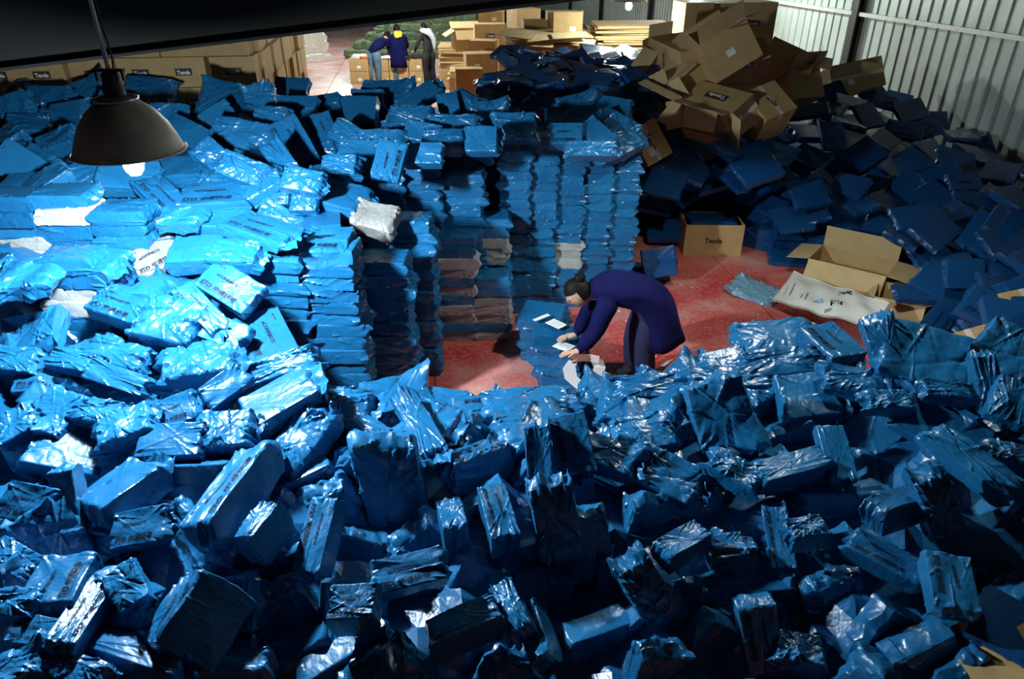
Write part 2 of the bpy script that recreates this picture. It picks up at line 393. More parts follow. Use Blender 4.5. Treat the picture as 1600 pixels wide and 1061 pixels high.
def drape(me, geo, lift=0.0025, name='printed_logo'):
    bm = bmesh.new(); bm.from_mesh(me); bv = BVHTree.FromBMesh(bm); bm.free(); vs = []
    for v in geo[0]:
        hit = bv.ray_cast(Vector((v.x, v.y, 0.4)), Vector((0, 0, -1)))[0]
        vs.append((v.x, v.y, (hit.z if hit else T0 / 2) + lift))
    out = mesh_of(name, vs, geo[1]); out.materials.append(M['ink']); return out
def bag_end_mesh(seed):
    g = np.random.default_rng(seed); vs, fs = [], []; nu, nv = 9, 18
    fr = g.uniform(1.2, 2.4); ph = g.uniform(0, 6); lg = g.uniform(0.07, 0.13); flare = g.uniform(-0.5, 0.25); lift = g.uniform(-0.05, 0.06)
    for i in range(nu + 1):
        u = i / nu
        for j in range(nv + 1):
            v = j / nv
            tri = abs(((v * fr + ph) % 1) * 2 - 1) * 2 - 1
            x = L0 / 2 - 0.012 + lg * u * (0.75 + 0.25 * math.sin(v * 4 + ph) + 0.1 * math.sin(v * 13 + ph)); y = (v - 0.5) * W0 * 0.96 * (1 + flare * u)
            z = 0.03 * tri * math.sin(u * 2.2) * (0.6 + 0.4 * math.sin(v * 5 + ph)) * (1 - .4 * u) + lift * u + g.normal() * 0.004 * u + 0.012 * u * math.sin(v * 23 + u * 7 + ph)
            vs.append((x, y, z))
    for i in range(nu):
        for j in range(nv):
            a = i * (nv + 1) + j; fs.append((a, a + nv + 1, a + nv + 2, a + 1))
    me = mesh_of('bag_end', vs, fs, True); me.materials.append(M['blue']); return me

VAR = {'crisp': [], 'soft': [], 'tent': [], 'stack': [], 'gstack': [], 'flat': [], 'gsoft': []}
for i in range(6): VAR['crisp'].append(parcel_mesh('parcel_film', 100 + i, 0.008, 0.008, 36, 0.006, 0.0025, 0.006, 0.0008, 0.055))
for i in range(6): VAR['soft'].append(parcel_mesh('parcel_film', 200 + i, 0.008, 0.013, 70, 0.013, 0.004, 0.008, 0.003, 0.08, puff=0.005))
for i in range(6): VAR['tent'].append(parcel_mesh('parcel_film', 300 + i, 0.008, 0.012, 64, 0.013, 0.004, 0.008, 0.003, 0.07, spikes=3, puff=0.004))
for i in range(7): VAR['stack'].append(parcel_mesh('parcel_film', 400 + i, 0.012, 0.008, 40, 0.010, 0.002, 0.008, 0.001, 0.07, puff=0.003))
for i in range(3): VAR['gstack'].append(parcel_mesh('parcel_film', 450 + i, 0.012, 0.008, 40, 0.009, 0.002, 0.008, 0.001, 0.07, puff=0.004, mat='grey2'))
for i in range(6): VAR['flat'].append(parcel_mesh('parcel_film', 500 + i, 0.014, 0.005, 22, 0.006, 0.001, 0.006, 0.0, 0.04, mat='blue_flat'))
for i in range(2): VAR['gsoft'].append(parcel_mesh('parcel_film', 600 + i, 0.013, 0.02, 40, 0.009, 0.008, 0.012, 0.003, 0.06, mat='grey', puff=0.01))
PRN = {k: [[drape(me, g_, .0025, n_) for g_, n_ in ((PRINT_LOGO, 'printed_logo'), (PRINT_SLOGAN, 'printed_slogan'), (PRINT_MARK, 'printed_mark'))] for me in v] for k, v in VAR.items() if 'stack' not in k}
ENDS = [bag_end_mesh(700 + i) for i in range(6)]

COUNT = {}
def orient(pos, n, ang):
    n = n.normalized(); view = (pos - EYE).normalized()
    a = math.radians(ang); img = CRIGHT * math.cos(a) + CDOWN * math.sin(a)
    m_ = view.cross(img); x = m_.cross(n)
    if x.length < 1e-4: x = img - n * img.dot(n)
    x.normalize()
    if x.dot(img) < 0: x = -x
    y = n.cross(x).normalized()
    return x, y, n
def px_per_m(pos, ax):
    a = proj(pos - ax * 0.05); b = proj(pos + ax * 0.05); return math.hypot(a[0] - b[0], a[1] - b[1]) / 0.1
def put_parcel(pos, axes, dims, kind, name='wrapped_parcel', prn=False, end=0, label=None, group=None, centre=True):
    x, y, n = axes
    i = R.randrange(len(VAR[kind]))
    if name == 'wrapped_parcel' and kind in ('soft', 'tent', 'gsoft'): name = 'film_bag'
    o = obj(name, VAR[kind][i])
    if not centre: pos = pos - n * (dims[2] / 2)
    mt = Matrix((x, y, n)).transposed().to_4x4(); mt.translation = pos
    o.matrix_world = mt @ Matrix.Diagonal((dims[0] / L0, dims[1] / W0, dims[2] / T0, 1))
    if prn:
        for pm in PRN[kind][i]: obj(pm.name.split('.')[0], pm, o)
    for k in range(end):
        e = obj('bag_end', R.choice(ENDS), o)
        if k: e.rotation_euler.z = math.pi
    tag(o, label, 'parcel', group); COUNT[name] = COUNT.get(name, 0) + 1
    return o
def face_parcel(px, py, z, ang, lpx, wpx, n, T=0.11, kind='crisp', **kw):
    pos = at_z(px, py, z); n = Vector(n); axes = orient(pos, n, ang)
    L = min(0.62, max(0.2, lpx / px_per_m(pos, axes[0]))); W = min(0.46, max(0.13, wpx / px_per_m(pos, axes[1])), .95 * L + .08)
    return put_parcel(pos, axes, (L, W, T), kind, centre=False, **kw)

# ------------------------------------------------------------------ heap heights by picture region (x, y, height above floor)
HEAP_A = [(0,1061,.9),(200,1061,.8),(400,1061,.65),(800,1061,.45),(1200,1061,.5),(1600,1061,.8),(0,900,1.0),(200,900,.95),(400,900,.8),(640,900,.75),(900,900,.6),(1200,900,.65),(1500,900,.8),
 (0,760,1.1),(200,760,1.1),(380,760,1.1),(600,760,.82),(850,760,.95),(1050,760,.9),(1300,760,.95),(1550,760,1.1),(100,650,1.2),(300,650,1.15),(480,650,1.0),(650,660,.95),(760,640,.8),(880,680,1.05),
 (930,620,.7),(1020,640,1.0),(1130,620,1.1),(1100,590,1.0),(1200,540,1.1),(1300,530,1.15),(1400,560,1.3),(1480,540,1.3),(1600,560,1.35),(1300,640,1.05),(1500,680,1.2),(680,620,.75),
 (0,300,1.85),(0,400,1.7),(100,400,1.62),(300,450,1.5),(300,300,1.8),(430,300,1.8),(410,355,1.72),(445,390,1.58),(520,372,1.63),(520,300,1.75),(200,550,1.25),(50,600,1.15),(350,560,1.2),(430,520,1.2),(150,480,1.45),(300,500,1.4),(40,500,1.4),(560,590,.85),(450,590,1.2),(600,610,.9)]
HEAP_B = [(1000,360,.05),(1000,260,.9),(1100,330,.3),(1150,230,1.4),(1200,385,.08),(1300,390,.08),(1300,300,.8),(1300,200,1.2),(1300,140,1.4),(1400,420,.1),(1450,450,.15),(1450,350,.7),(1450,250,.95),
 (1450,150,1.15),(1600,230,.8),(1600,350,.9),(1600,500,.7),(1500,500,.35),(1500,180,.95),(1480,440,.4),(1400,560,.05),(1220,330,.5),(1060,220,1.3),(1025,200,1.35),(1040,250,1.1)]
HEAP_C = [(0,130,2.0),(0,240,1.98),(200,150,2.0),(400,130,2.05),(300,240,1.95),(500,240,1.9),(560,260,1.9),(640,150,2.05),(700,150,2.1),(760,200,2.05),(620,240,2.0),(900,190,1.95),(980,200,1.95),(850,150,1.9)]
def zfun(cps, px, py):
    sw = sz = 0
    for x, y, z in cps:
        w = 1.0 / ((x - px) ** 2 + (y - py) ** 2 * 1.4 + 60) ** 1.6; sw += w; sz += w * z
    return sz / sw
def clamp_wall(p, m):
    e = p.dot(PX) - (WU - m)
    return p - PX * e if e > 0 else p
def ridge(x):
    for a, b2 in ((480, 300), (640, 610), (850, 640), (950, 660), (1080, 612), (1170, 585), (1260, 550)):
        if x < a: return b2
    return 530
def heap_core(name, label, cps, xs, ys, drop, inside, mat):
    vs, fs, idx = [], [], {}
    for j, y in enumerate(ys):
        for i, x in enumerate(xs):
            if inside(x, y):
                p = at_z(x, y, max(zfun(cps, x, y), 0.04)); p = clamp_wall(Vector((p.x + R.uniform(-.02, .02), p.y + drop * 0.25, max(p.z - drop * (1.5 if x < 480 and y < 480 else 1) + R.uniform(-0.04, 0.04), 0.004))), .3)
                idx[i, j] = len(vs); vs.append(p)
    quads = []
    for j in range(len(ys) - 1):
        for i in range(len(xs) - 1):
            c = [(i, j), (i, j + 1), (i + 1, j + 1), (i + 1, j)]
            if all(k in idx for k in c):
                q = tuple(idx[k] for k in c)
                if max((vs[q[a]] - vs[q[a - 1]]).length for a in range(4)) < 3.2: quads.append(q)
    fs = list(quads); cnt = {}
    for q in quads:
        for a in range(4):
            e = (q[a], q[(a + 1) % 4]); cnt[frozenset(e)] = cnt.get(frozenset(e), []) + [e]
    low = {}
    def lo(i):
        if i not in low: low[i] = len(vs); vs.append(Vector((vs[i].x, vs[i].y, 0.002)))
        return low[i]
    for es in cnt.values():
        if len(es) == 1:
            a, b2 = es[0]; fs.append((b2, a, lo(a), lo(b2)))
    o = obj(name, mesh_of(name, vs, fs), None, mat); tag(o, label, 'parcels', kind='stuff'); return o
ax_ = [-360 + 40 * i for i in range(60)]
heap_core('buried_front_parcels', 'dark blue parcels buried under the top layer of the front heap', HEAP_A, ax_, [300 + 40 * i for i in range(21)], 0.26,
          lambda x, y: y >= ridge(x) + 15 and not (380 < x < 480 and 360 < y < 570), 'blue')
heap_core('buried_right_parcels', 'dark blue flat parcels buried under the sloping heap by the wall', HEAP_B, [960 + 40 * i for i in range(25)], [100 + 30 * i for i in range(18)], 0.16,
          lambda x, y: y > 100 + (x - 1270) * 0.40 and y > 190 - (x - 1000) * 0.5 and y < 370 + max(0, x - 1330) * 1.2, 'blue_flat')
heap_core('buried_back_parcels', 'dark blue parcels buried under the back of the piled stacks', HEAP_C, [-80 + 40 * i for i in range(28)], [140 + 20 * i for i in range(10)], 0.26,
          lambda x, y: y < (320 if x < 560 else 200) and (x < 1000), 'blue')

MARKS_F = [('the lamp bulb',205,260),('the bent worker',1010,470),('the white sack',1300,465),('the bottom left corner',0,1061),('the bottom right corner',1600,1061),('the lit columns',490,470),('the narrow upright parcel',843,730),('the isolated lit print',636,890),
 ('the diagonal tall parcel',350,750),('the plain smooth box',263,686),('the pointed ridge bag',1128,645),('the largest ridge bag',1450,555),('the rounded ridge bag',525,632),('the far left edge',0,560),('the far right edge',1600,760),('the square printed parcel',415,525),('the puffed middle bag',262,497),('the black-fronted bag',612,765),('the bottom edge centre',900,1061)]
MARKS_R = [('the floor carton',1110,370),('the tumbled cartons',1120,150),('the taped carton',1340,118),('the propped box parcel',1510,428),('the wall rail end',1590,200),('the small dim carton',1437,122),('the open empty carton',1330,440),('the far right edge',1600,350),('the middle parcel',1265,300)]
MARKS_B = [('the lamp shade',200,200),('the left cartons',330,90),('the far people',625,120),('the flat bag stacks',880,100),('the centre wall',880,260),('the left edge',0,180),('the lit pile',420,280),('the red floor',700,480)]
def whereabouts(marks, x, y):
    m_ = min(marks, key=lambda k: (k[1] - x) ** 2 + (k[2] - y) ** 2); dx, dy = x - m_[1], y - m_[2]
    if abs(dx) > 1.8 * abs(dy): d = 'right of' if dx > 0 else 'left of'
    elif abs(dy) > 1.8 * abs(dx): d = 'just below' if dy > 0 else 'just above'
    else: d = ('below ' if dy > 0 else 'above ') + ('and right of' if dx > 0 else 'and left of')
    return d + ' ' + m_[0]

# ------------------------------------------------------------------ loose parcels on the lamp-lit pile and in the front heap
# (x, y, angle, length px, width px, face normal, thickness, kind, printed, bag ends, own label)
LIT = [
 (90,212,-85,78,70,(0,-.8,.6),.10,'crisp',1,0,'blue box parcel standing tilted with vertical print, beside the hanging lamp'),
 (22,240,-20,62,45,(0,-.3,1),.12,'crisp',1,1,None),(8,195,-60,60,35,(0,-.6,.8),.1,'soft',0,0,None),
 (45,285,0,90,45,(-.1,-.4,1),.12,'crisp',0,1,None),(112,283,0,85,42,(0,-.35,1),.12,'soft',0,0,None),
 (178,292,28,112,55,(0,-.35,1),.09,'soft',0,1,'large blue film bag lying directly below the lamp bulb'),
 (258,308,45,112,48,(.1,-.35,1),.08,'soft',1,1,'long blue bag slanting down to the right of the lamp bulb'),
 (308,245,-60,82,38,(-.2,-.5,.8),.12,'crisp',0,0,'blue parcel leaning upright just right of the lamp shade'),
 (334,300,-3,106,36,(0,-.2,1),.15,'crisp',1,0,None),(420,295,183,65,46,(0,-.8,.6),.16,'crisp',1,0,'blue parcel with upside-down logo above the slanted printed box'),
 (408,352,18,92,52,(0,-.1,1),.10,'crisp',1,1,'bright blue printed box lying slanted on top of the lit stacks'),
 (520,298,15,92,46,(.1,-.3,1),.13,'crisp',0,1,'blue parcel sticking out at the right end of the lit stack top'),
 (474,312,0,38,34,(0,-.7,.7),.1,'soft',0,0,None),(511,372,0,66,54,(0,-.15,1),.11,'crisp',1,0,'printed blue parcel lying flat on top of the lit right-hand column'),
 (442,386,2,68,50,(0,-.15,1),.11,'crisp',1,0,None),(365,390,3,76,40,(0,-.3,1),.12,'soft',0,1,None),(305,383,-3,76,50,(0,-.3,1),.14,'crisp',0,0,None),
 (240,398,-28,80,48,(.1,-.5,.9),.12,'gsoft',1,0,'crumpled whitish grey bag among the bright blue parcels'),
 (196,366,15,96,58,(0,-.25,1),.14,'crisp',0,1,None),(128,402,6,100,56,(-.1,-.2,1),.13,'crisp',0,1,None),(38,425,-6,84,52,(0,-.2,1),.12,'soft',0,0,None),
 (186,475,18,82,50,(0,-.4,1),.13,'soft',1,1,None),(262,497,12,88,72,(.1,-.5,.9),.18,'soft',0,0,'big puffed blue bag in the middle of the lit pile'),
 (312,478,46,88,38,(.2,-.4,.9),.12,'crisp',1,1,None),(357,445,32,86,58,(0,-.6,.8),.11,'crisp',1,0,'blue parcel with large logo tilted towards the camera mid pile'),
 (308,558,-10,110,52,(0,-.25,1),.16,'soft',0,1,'crumpled bulky blue bag overhanging the dark gap in the lit pile'),
 (415,525,64,84,78,(0,-.25,1),.10,'crisp',1,1,'square blue printed parcel lying in front of the lit columns'),
 (440,568,-18,102,36,(-.1,-.6,.8),.12,'soft',0,0,None),(178,548,16,86,46,(0,-.4,1),.13,'soft',0,1,None),(178,588,18,92,34,(0,-.7,.7),.14,'crisp',0,0,None),
 (58,583,-4,70,56,(0,-.6,.8),.10,'crisp',1,1,'blue parcel with print facing the camera near the left edge'),
 (240,330,-30,70,40,(0,-.3,1),.1,'soft',1,0,None),(150,430,10,80,40,(0,-.5,.9),.12,'soft',0,1,None),(345,340,0,80,30,(0,-.4,1),.12,'crisp',0,0,None),
 (280,335,0,60,30,(0,-.3,1),.1,'soft',0,0,None),(345,515,20,70,45,(0,-.5,.9),.12,'crisp',0,0,None),(110,560,10,70,35,(0,-.5,.9),.1,'soft',0,1,None),
 (20,560,5,60,40,(0,-.6,.8),.1,'soft',0,0,None),(60,250,30,60,40,(0,-.5,.9),.1,'soft',0,0,None),(140,245,0,70,40,(0,-.5,.8),.1,'soft',0,0,None),
]
FRONT = [
 (86,640,-55,72,60,(0,-.6,.8),.10,'tent',0,1,None),(22,660,-28,64,40,(0,-.4,.9),.1,'soft',0,1,None),(148,640,10,72,42,(0,-.4,.9),.12,'soft',0,1,None),
 (272,640,-20,62,46,(0,-.6,.8),.1,'crisp',1,0,None),(350,602,-35,72,40,(.3,-.6,.7),.12,'crisp',0,0,None),(190,660,-20,84,44,(-.1,-.2,1),.12,'soft',0,1,None),
 (263,686,-2,96,54,(0,-.45,.85),.14,'crisp',0,0,'plain smooth blue box parcel facing the camera, left of centre'),
 (348,668,-4,80,58,(0,-.35,.9),.14,'soft',0,1,None),(352,752,-52,150,52,(-.35,.05,.9),.20,'crisp',1,1,'long tall blue parcel leaning diagonally with one black shaded side'),
 (182,752,-35,112,50,(-.25,.05,1),.16,'crisp',0,1,None),(40,785,12,76,64,(0,-.6,.7),.1,'crisp',1,0,None),(97,772,82,72,34,(0,-.8,.5),.1,'crisp',0,0,None),
 (215,822,-10,82,58,(0,-.5,.8),.1,'crisp',1,1,None),(88,902,-60,86,88,(0,-.05,1),.14,'crisp',1,0,'square blue parcel with clear logo print near the bottom left corner'),
 (128,950,-56,112,40,(.25,.05,1),.14,'crisp',1,0,'narrow blue parcel with print sloping beside the square printed parcel'),
 (195,915,60,62,60,(.1,-.5,.8),.1,'tent',0,1,None),(60,985,10,82,46,(0,-.2,1),.12,'crisp',1,0,None),
 (268,945,-56,132,30,(-.6,-.05,.75),.30,'crisp',1,0,'blue parcel on edge with a big black side, bottom left'),
 (205,1010,18,150,42,(0,.1,1),.16,'crisp',0,1,None),(362,1030,0,104,24,(0,.1,1),.22,'crisp',0,0,None),(20,870,30,70,50,(0,-.3,.9),.12,'soft',0,1,None),
 (20,940,0,60,50,(0,-.3,.9),.12,'soft',0,0,None),(110,1040,20,90,40,(0,-.1,1),.14,'soft',0,1,None),(15,1040,-20,80,50,(0,-.1,1),.14,'tent',0,0,None),
 (432,618,-30,112,50,(-.2,-.25,1),.12,'crisp',0,1,None),(525,632,10,96,62,(0,-.3,.9),.17,'soft',0,1,'rounded blue bag bulging above the front ridge'),
 (465,685,-55,112,60,(-.15,-.5,.8),.18,'soft',0,1,None),(605,690,-20,120,40,(0,.15,1),.16,'tent',0,1,None),
 (612,765,78,120,95,(.05,-1,.12),.14,'tent',0,0,'large film bag standing upright with a black front, centre of heap'),
 (560,660,30,80,40,(0,-.1,1),.1,'soft',0,1,None),(655,660,60,90,42,(-.1,-.1,1),.1,'tent',0,1,None),(680,618,8,92,30,(0,-.2,1),.1,'crisp',0,1,None),(700,662,28,82,46,(.0,-.2,1),.2,'crisp',0,0,None),
 (752,637,175,86,40,(0,-.5,.9),.1,'crisp',1,0,'blue parcel with upside-down logo lying at the edge of the red floor'),
 (755,700,-18,112,30,(0,.2,1),.2,'soft',0,1,None),(843,730,86,122,40,(-.1,-.9,.5),.13,'crisp',1,0,'tall narrow blue parcel standing upright on the front ridge'),
 (893,692,78,92,60,(-.1,-.75,.65),.12,'crisp',1,1,'glossy printed parcel leaning back beside the tall narrow one'),
 (820,625,-5,112,42,(0,-.2,1),.1,'soft',0,1,None),(910,640,60,62,52,(-.1,-.5,.8),.08,'soft',0,0,None),(950,625,-25,92,40,(0,-.2,1),.1,'soft',0,1,None),
 (1008,672,-10,86,58,(0,-.35,.9),.14,'soft',0,0,None),(948,705,20,86,46,(-.1,-.3,.9),.12,'tent',0,1,None),(1035,600,-2,120,36,(0,-.3,.9),.12,'soft',0,0,None),(1140,588,-2,120,34,(0,-.3,.9),.12,'soft',0,1,'long rolled blue bag lying along the ridge by the worker'),
 (1128,645,75,100,92,(-.05,-.85,.45),.14,'tent',0,0,'large pointed film bag standing on the ridge in front of the worker'),
 (1035,735,25,112,62,(-.1,-.4,.8),.12,'tent',0,1,'tent-shaped glossy bag draped over the centre of the heap'),
 (1150,730,30,80,36,(0,-.3,.9),.12,'soft',0,0,None),(1135,560,-12,62,36,(0,-.3,1),.1,'crisp',1,0,None),(1213,522,-6,112,56,(0,-.3,1),.13,'soft',0,1,'plump bright blue bag below the white sack'),
 (1222,563,-6,112,46,(0,-.35,.9),.14,'soft',0,0,None),(1302,530,42,72,56,(.1,-.15,1),.16,'crisp',1,1,'grey-blue printed box parcel tilted at the end of the sack'),
 (1262,615,-8,80,74,(-.1,-.4,.85),.18,'crisp',0,1,None),(1385,550,72,100,46,(-.2,-.7,.6),.1,'tent',0,0,None),
 (1450,555,15,142,90,(-.1,-.55,.8),.12,'tent',0,1,'very large creased blue bag standing at the right front ridge'),
 (1340,592,10,102,38,(0,-.3,.9),.14,'soft',0,1,None),(1480,605,5,70,30,(0,-.3,.9),.1,'soft',0,0,None),(1580,545,30,92,78,(-.1,-.4,.9),.12,'tent',0,0,None),
 (1546,600,80,92,40,(-.2,-.8,.5),.1,'soft',0,0,None),(1585,625,20,66,66,(-.2,-.5,.7),.12,'soft',0,1,None),(1390,622,0,64,30,(0,-.4,.9),.1,'soft',0,0,None),
 (1308,705,75,86,44,(-.1,-.5,.8),.1,'crisp',0,1,None),(1240,722,-15,102,40,(0,-.1,1),.14,'crisp',0,0,None),(1420,772,-18,102,28,(0,.1,1),.16,'crisp',0,0,None),
 (1470,790,70,90,56,(0,-.9,.3),.12,'soft',0,0,None),(1520,715,36,152,40,(-.1,-.3,.9),.12,'soft',0,0,'long rolled bag lying diagonally at the right of the dark heap'),(1580,705,12,62,30,(0,-.3,.9),.12,'soft',0,0,None),
 (1217,838,80,102,38,(-.35,-.5,.7),.12,'crisp',1,0,'narrow printed parcel leaning upright in the dark right of the heap'),(1262,822,-8,50,20,(0,-.1,1),.12,'soft',0,0,None),
 (1068,840,-30,72,34,(0,-.1,1),.14,'crisp',0,0,None),(1135,852,-10,52,40,(-.1,-.3,.9),.14,'crisp',0,0,None),(1385,866,28,122,38,(-.1,-.3,.9),.12,'crisp',1,0,None),
 (1488,905,78,86,76,(-.1,-.2,1),.12,'crisp',1,0,'square printed blue parcel by the bottom right corner'),(1575,975,30,112,86,(-.1,-.2,1),.06,'flat',0,0,'flattened creased blue bag in the bottom right corner'),
 (1250,1010,10,72,48,(0,-.2,.9),.14,'soft',0,0,None),(1192,1000,80,102,60,(0,-.9,.3),.12,'crisp',1,0,None),(1150,880,0,60,50,(0,-.9,.3),.12,'soft',0,0,None),
 (636,890,-14,112,54,(0,-.5,.85),.17,'crisp',1,0,'isolated lit parcel with clear logo near the bottom centre'),(549,938,-3,64,56,(0,-.3,.9),.22,'crisp',1,0,'small lit box parcel just below the isolated printed one'),
 (722,965,-22,112,42,(-.1,-.1,1),.18,'crisp',0,0,None),(706,800,75,40,40,(0,-.05,1),.30,'crisp',0,0,'upright blue parcel with a lit top and black front, centre heap'),(778,795,74,84,46,(0,-.3,.9),.22,'crisp',1,0,'parcel with crumpled lower end standing beside the upright one'),
 (492,832,105,116,42,(-.25,-.4,.85),.14,'crisp',1,0,None),(400,810,-50,70,30,(-.3,0,1),.2,'crisp',0,0,None),(795,945,66,82,30,(-.3,-.3,.8),.14,'soft',0,0,None),(830,985,70,90,40,(-.4,-.3,.7),.14,'tent',0,0,None),
 (1010,920,60,80,60,(.2,-.9,.3),.14,'soft',0,0,None),(920,860,80,100,70,(0,-1,.2),.14,'crisp',0,0,None),(870,820,80,110,70,(.1,-1,.2),.14,'soft',0,0,None),
]
for src, grp, generic in ((LIT, 'loose parcels on the lamp-lit pile', {'crisp': 'boxy bright blue parcel', 'soft': 'crumpled bright blue bag', 'tent': 'pointed bright blue bag'}),
                          (FRONT, 'loose parcels in the front heap', {'crisp': 'boxy blue front parcel', 'soft': 'crumpled blue front bag', 'tent': 'pointed blue front bag', 'flat': ''})):
    for px, py, ang, l, w, n, T, kind, prn, end, lab in src:
        gl = generic.get(kind, '') + (' with printed logo' if prn else ' with loose end' if end else '') + ', ' + whereabouts(MARKS_F, px, py)
        face_parcel(px, py, zfun(HEAP_A, px, py) + (.16 if (px, py) in ((636, 890), (549, 938), (1488, 905)) else 0), ang, l, w, n, T, kind, prn=bool(prn), end=end, label=lab or gl, group=grp)
# filler parcels lower between them
def scatter(n, xr, yr, inside, mind, tries=6000, seed=3):
    g = random.Random(seed); pts = []
    for _ in range(tries):
        if len(pts) >= n: break
        x, y = g.uniform(*xr), g.uniform(*yr)
        if inside(x, y) and all((x - a) ** 2 + (y - b) ** 2 > mind ** 2 for a, b in pts): pts.append((x, y))
    return pts
FILLED = [(e[0], e[1]) for e in LIT + FRONT]
def in_front(x, y):
    return y > ridge(x) + 35 and not (390 < x < 480 and 360 < y < 580)
for x, y in scatter(120, (-30, 1630), (300, 1090), in_front, 62) + scatter(26, (1660, 2000), (545, 1090), lambda x, y: True, 78, seed=21) + scatter(22, (-340, -60), (320, 1090), lambda x, y: True, 80, seed=22):
    dark = y > 690 and x > 330; z = zfun(HEAP_A, x, y) - (0.26 if dark else 0.13)
    n = Vector((R.uniform(0, .5), -1, R.uniform(-.05, .2))) if dark else Vector((R.uniform(-.4, .4), R.uniform(-.9, .1), R.uniform(.4, 1)))
    axes = orient(at_z(x, y, z), n, R.uniform(0, 180)); k = R.choice(['crisp', 'crisp', 'soft', 'soft', 'tent'])
    lit = y < 600 and x < 600
    put_parcel(at_z(x, y, z) - axes[2] * 0.06, axes, (R.uniform(.32, .46), R.uniform(.24, .34), R.uniform(.1, .15)), k, prn=R.random() < .3, end=0,
               label={'crisp': 'boxy', 'soft': 'crumpled', 'tent': 'pointed'}[k] + ' half buried ' + ('bright' if lit else 'dark') + ' blue parcel, ' + whereabouts(MARKS_F, x, y), group='half buried parcels in the ' + ('lit pile' if lit else 'front heap'))
for i, x in enumerate(range(620, 1200, 42)):
    if 865 < x < 945: continue
    y = ridge(x) + 16 + (i % 2) * 14; z = zfun(HEAP_A, x, y) - .16; axes = orient(at_z(x, y, z), Vector((R.uniform(-.3, .3), R.uniform(-.4, .1), 1)), R.uniform(-40, 40))
    put_parcel(at_z(x, y, z), axes, (.42, .34, .15), R.choice(['soft', 'tent']), end=1, label='crumpled blue bag low on the front ridge, ' + whereabouts(MARKS_F, x, y), group='bags low on the front ridge')
# ------------------------------------------------------------------ loose parcels along the back of the pile
BACK = [(72,150,0,64,34,'soft'),(130,140,-20,66,32,'tent'),(232,132,5,72,26,'soft'),(16,165,-20,50,40,'soft'),(290,205,28,66,40,'crisp'),(355,152,5,86,52,'tent'),(405,155,80,44,46,'tent'),(452,136,2,52,34,'crisp'),
 (462,166,0,62,36,'crisp'),(372,208,10,86,46,'soft'),(500,162,-10,58,30,'crisp'),(560,172,0,54,52,'crisp'),(504,206,65,62,46,'crisp'),(456,222,60,76,54,'crisp'),(440,252,55,72,36,'soft'),(378,262,20,72,40,'soft'),
 (528,256,0,54,32,'soft'),(604,142,0,72,34,'tent'),(650,152,-35,72,26,'crisp'),(575,152,0,46,26,'soft'),(700,162,80,36,34,'crisp'),(640,182,0,62,36,'tent'),(728,160,30,42,30,'tent'),(706,190,0,76,26,'soft'),
 (592,216,0,62,30,'soft'),(608,248,-75,56,46,'crisp'),(660,238,0,56,34,'crisp'),(752,216,0,48,40,'crisp'),(806,196,0,62,42,'soft'),(884,208,0,50,34,'crisp'),(932,206,40,50,34,'crisp'),(972,198,30,48,36,'crisp'),(926,232,0,72,24,'soft'),
 (330,240,40,50,40,'soft'),(250,180,0,60,40,'soft'),(420,185,0,50,40,'soft'),(545,210,30,60,36,'soft'),(690,215,0,60,30,'soft'),(760,175,0,50,36,'tent'),(845,170,30,56,36,'crisp'),(900,165,-10,56,36,'tent'),(955,165,10,56,30,'crisp'),
 (40,120,0,60,30,'soft'),(180,160,10,60,30,'soft'),(560,235,0,60,36,'crisp'),(470,280,10,60,36,'soft'),(340,180,-30,50,36,'crisp'),(660,205,10,56,30,'crisp')]
for i, (x, y, ang, l, w, k) in enumerate(BACK):
    n = (R.uniform(-.15, .15), -R.uniform(.45, .9), .7); prn = i in (12, 13, 25, 29, 31, 10)
    face_parcel(x, y, zfun(HEAP_C, x, y), ang, l, w, n, 0.13, k, prn=prn, end=1 if i % 3 == 0 else 0, group='loose parcels along the back of the pile',
                label={'crisp': 'boxy blue parcel', 'soft': 'crumpled soft blue bag', 'tent': 'pointed dark blue bag'}[k] + (' with printed logo' if prn else '') + ' at the back, ' + whereabouts(MARKS_B, x, y))
for x, y in scatter(45, (0, 1000), (135, 290), lambda x, y: y < (290 if x < 560 else 225), 40, seed=9):
    z = zfun(HEAP_C, x, y) - 0.12; n = Vector((R.uniform(-.3, .3), R.uniform(-.9, -.2), 0.8)); axes = orient(at_z(x, y, z), n, R.uniform(-40, 40))
    put_parcel(at_z(x, y, z) - axes[2] * 0.05, axes, (R.uniform(.34, .46), R.uniform(.25, .34), .13), R.choice(['soft', 'crisp']), label='half buried blue parcel at the back, ' + whereabouts(MARKS_B, x, y), group='half buried parcels at the back')

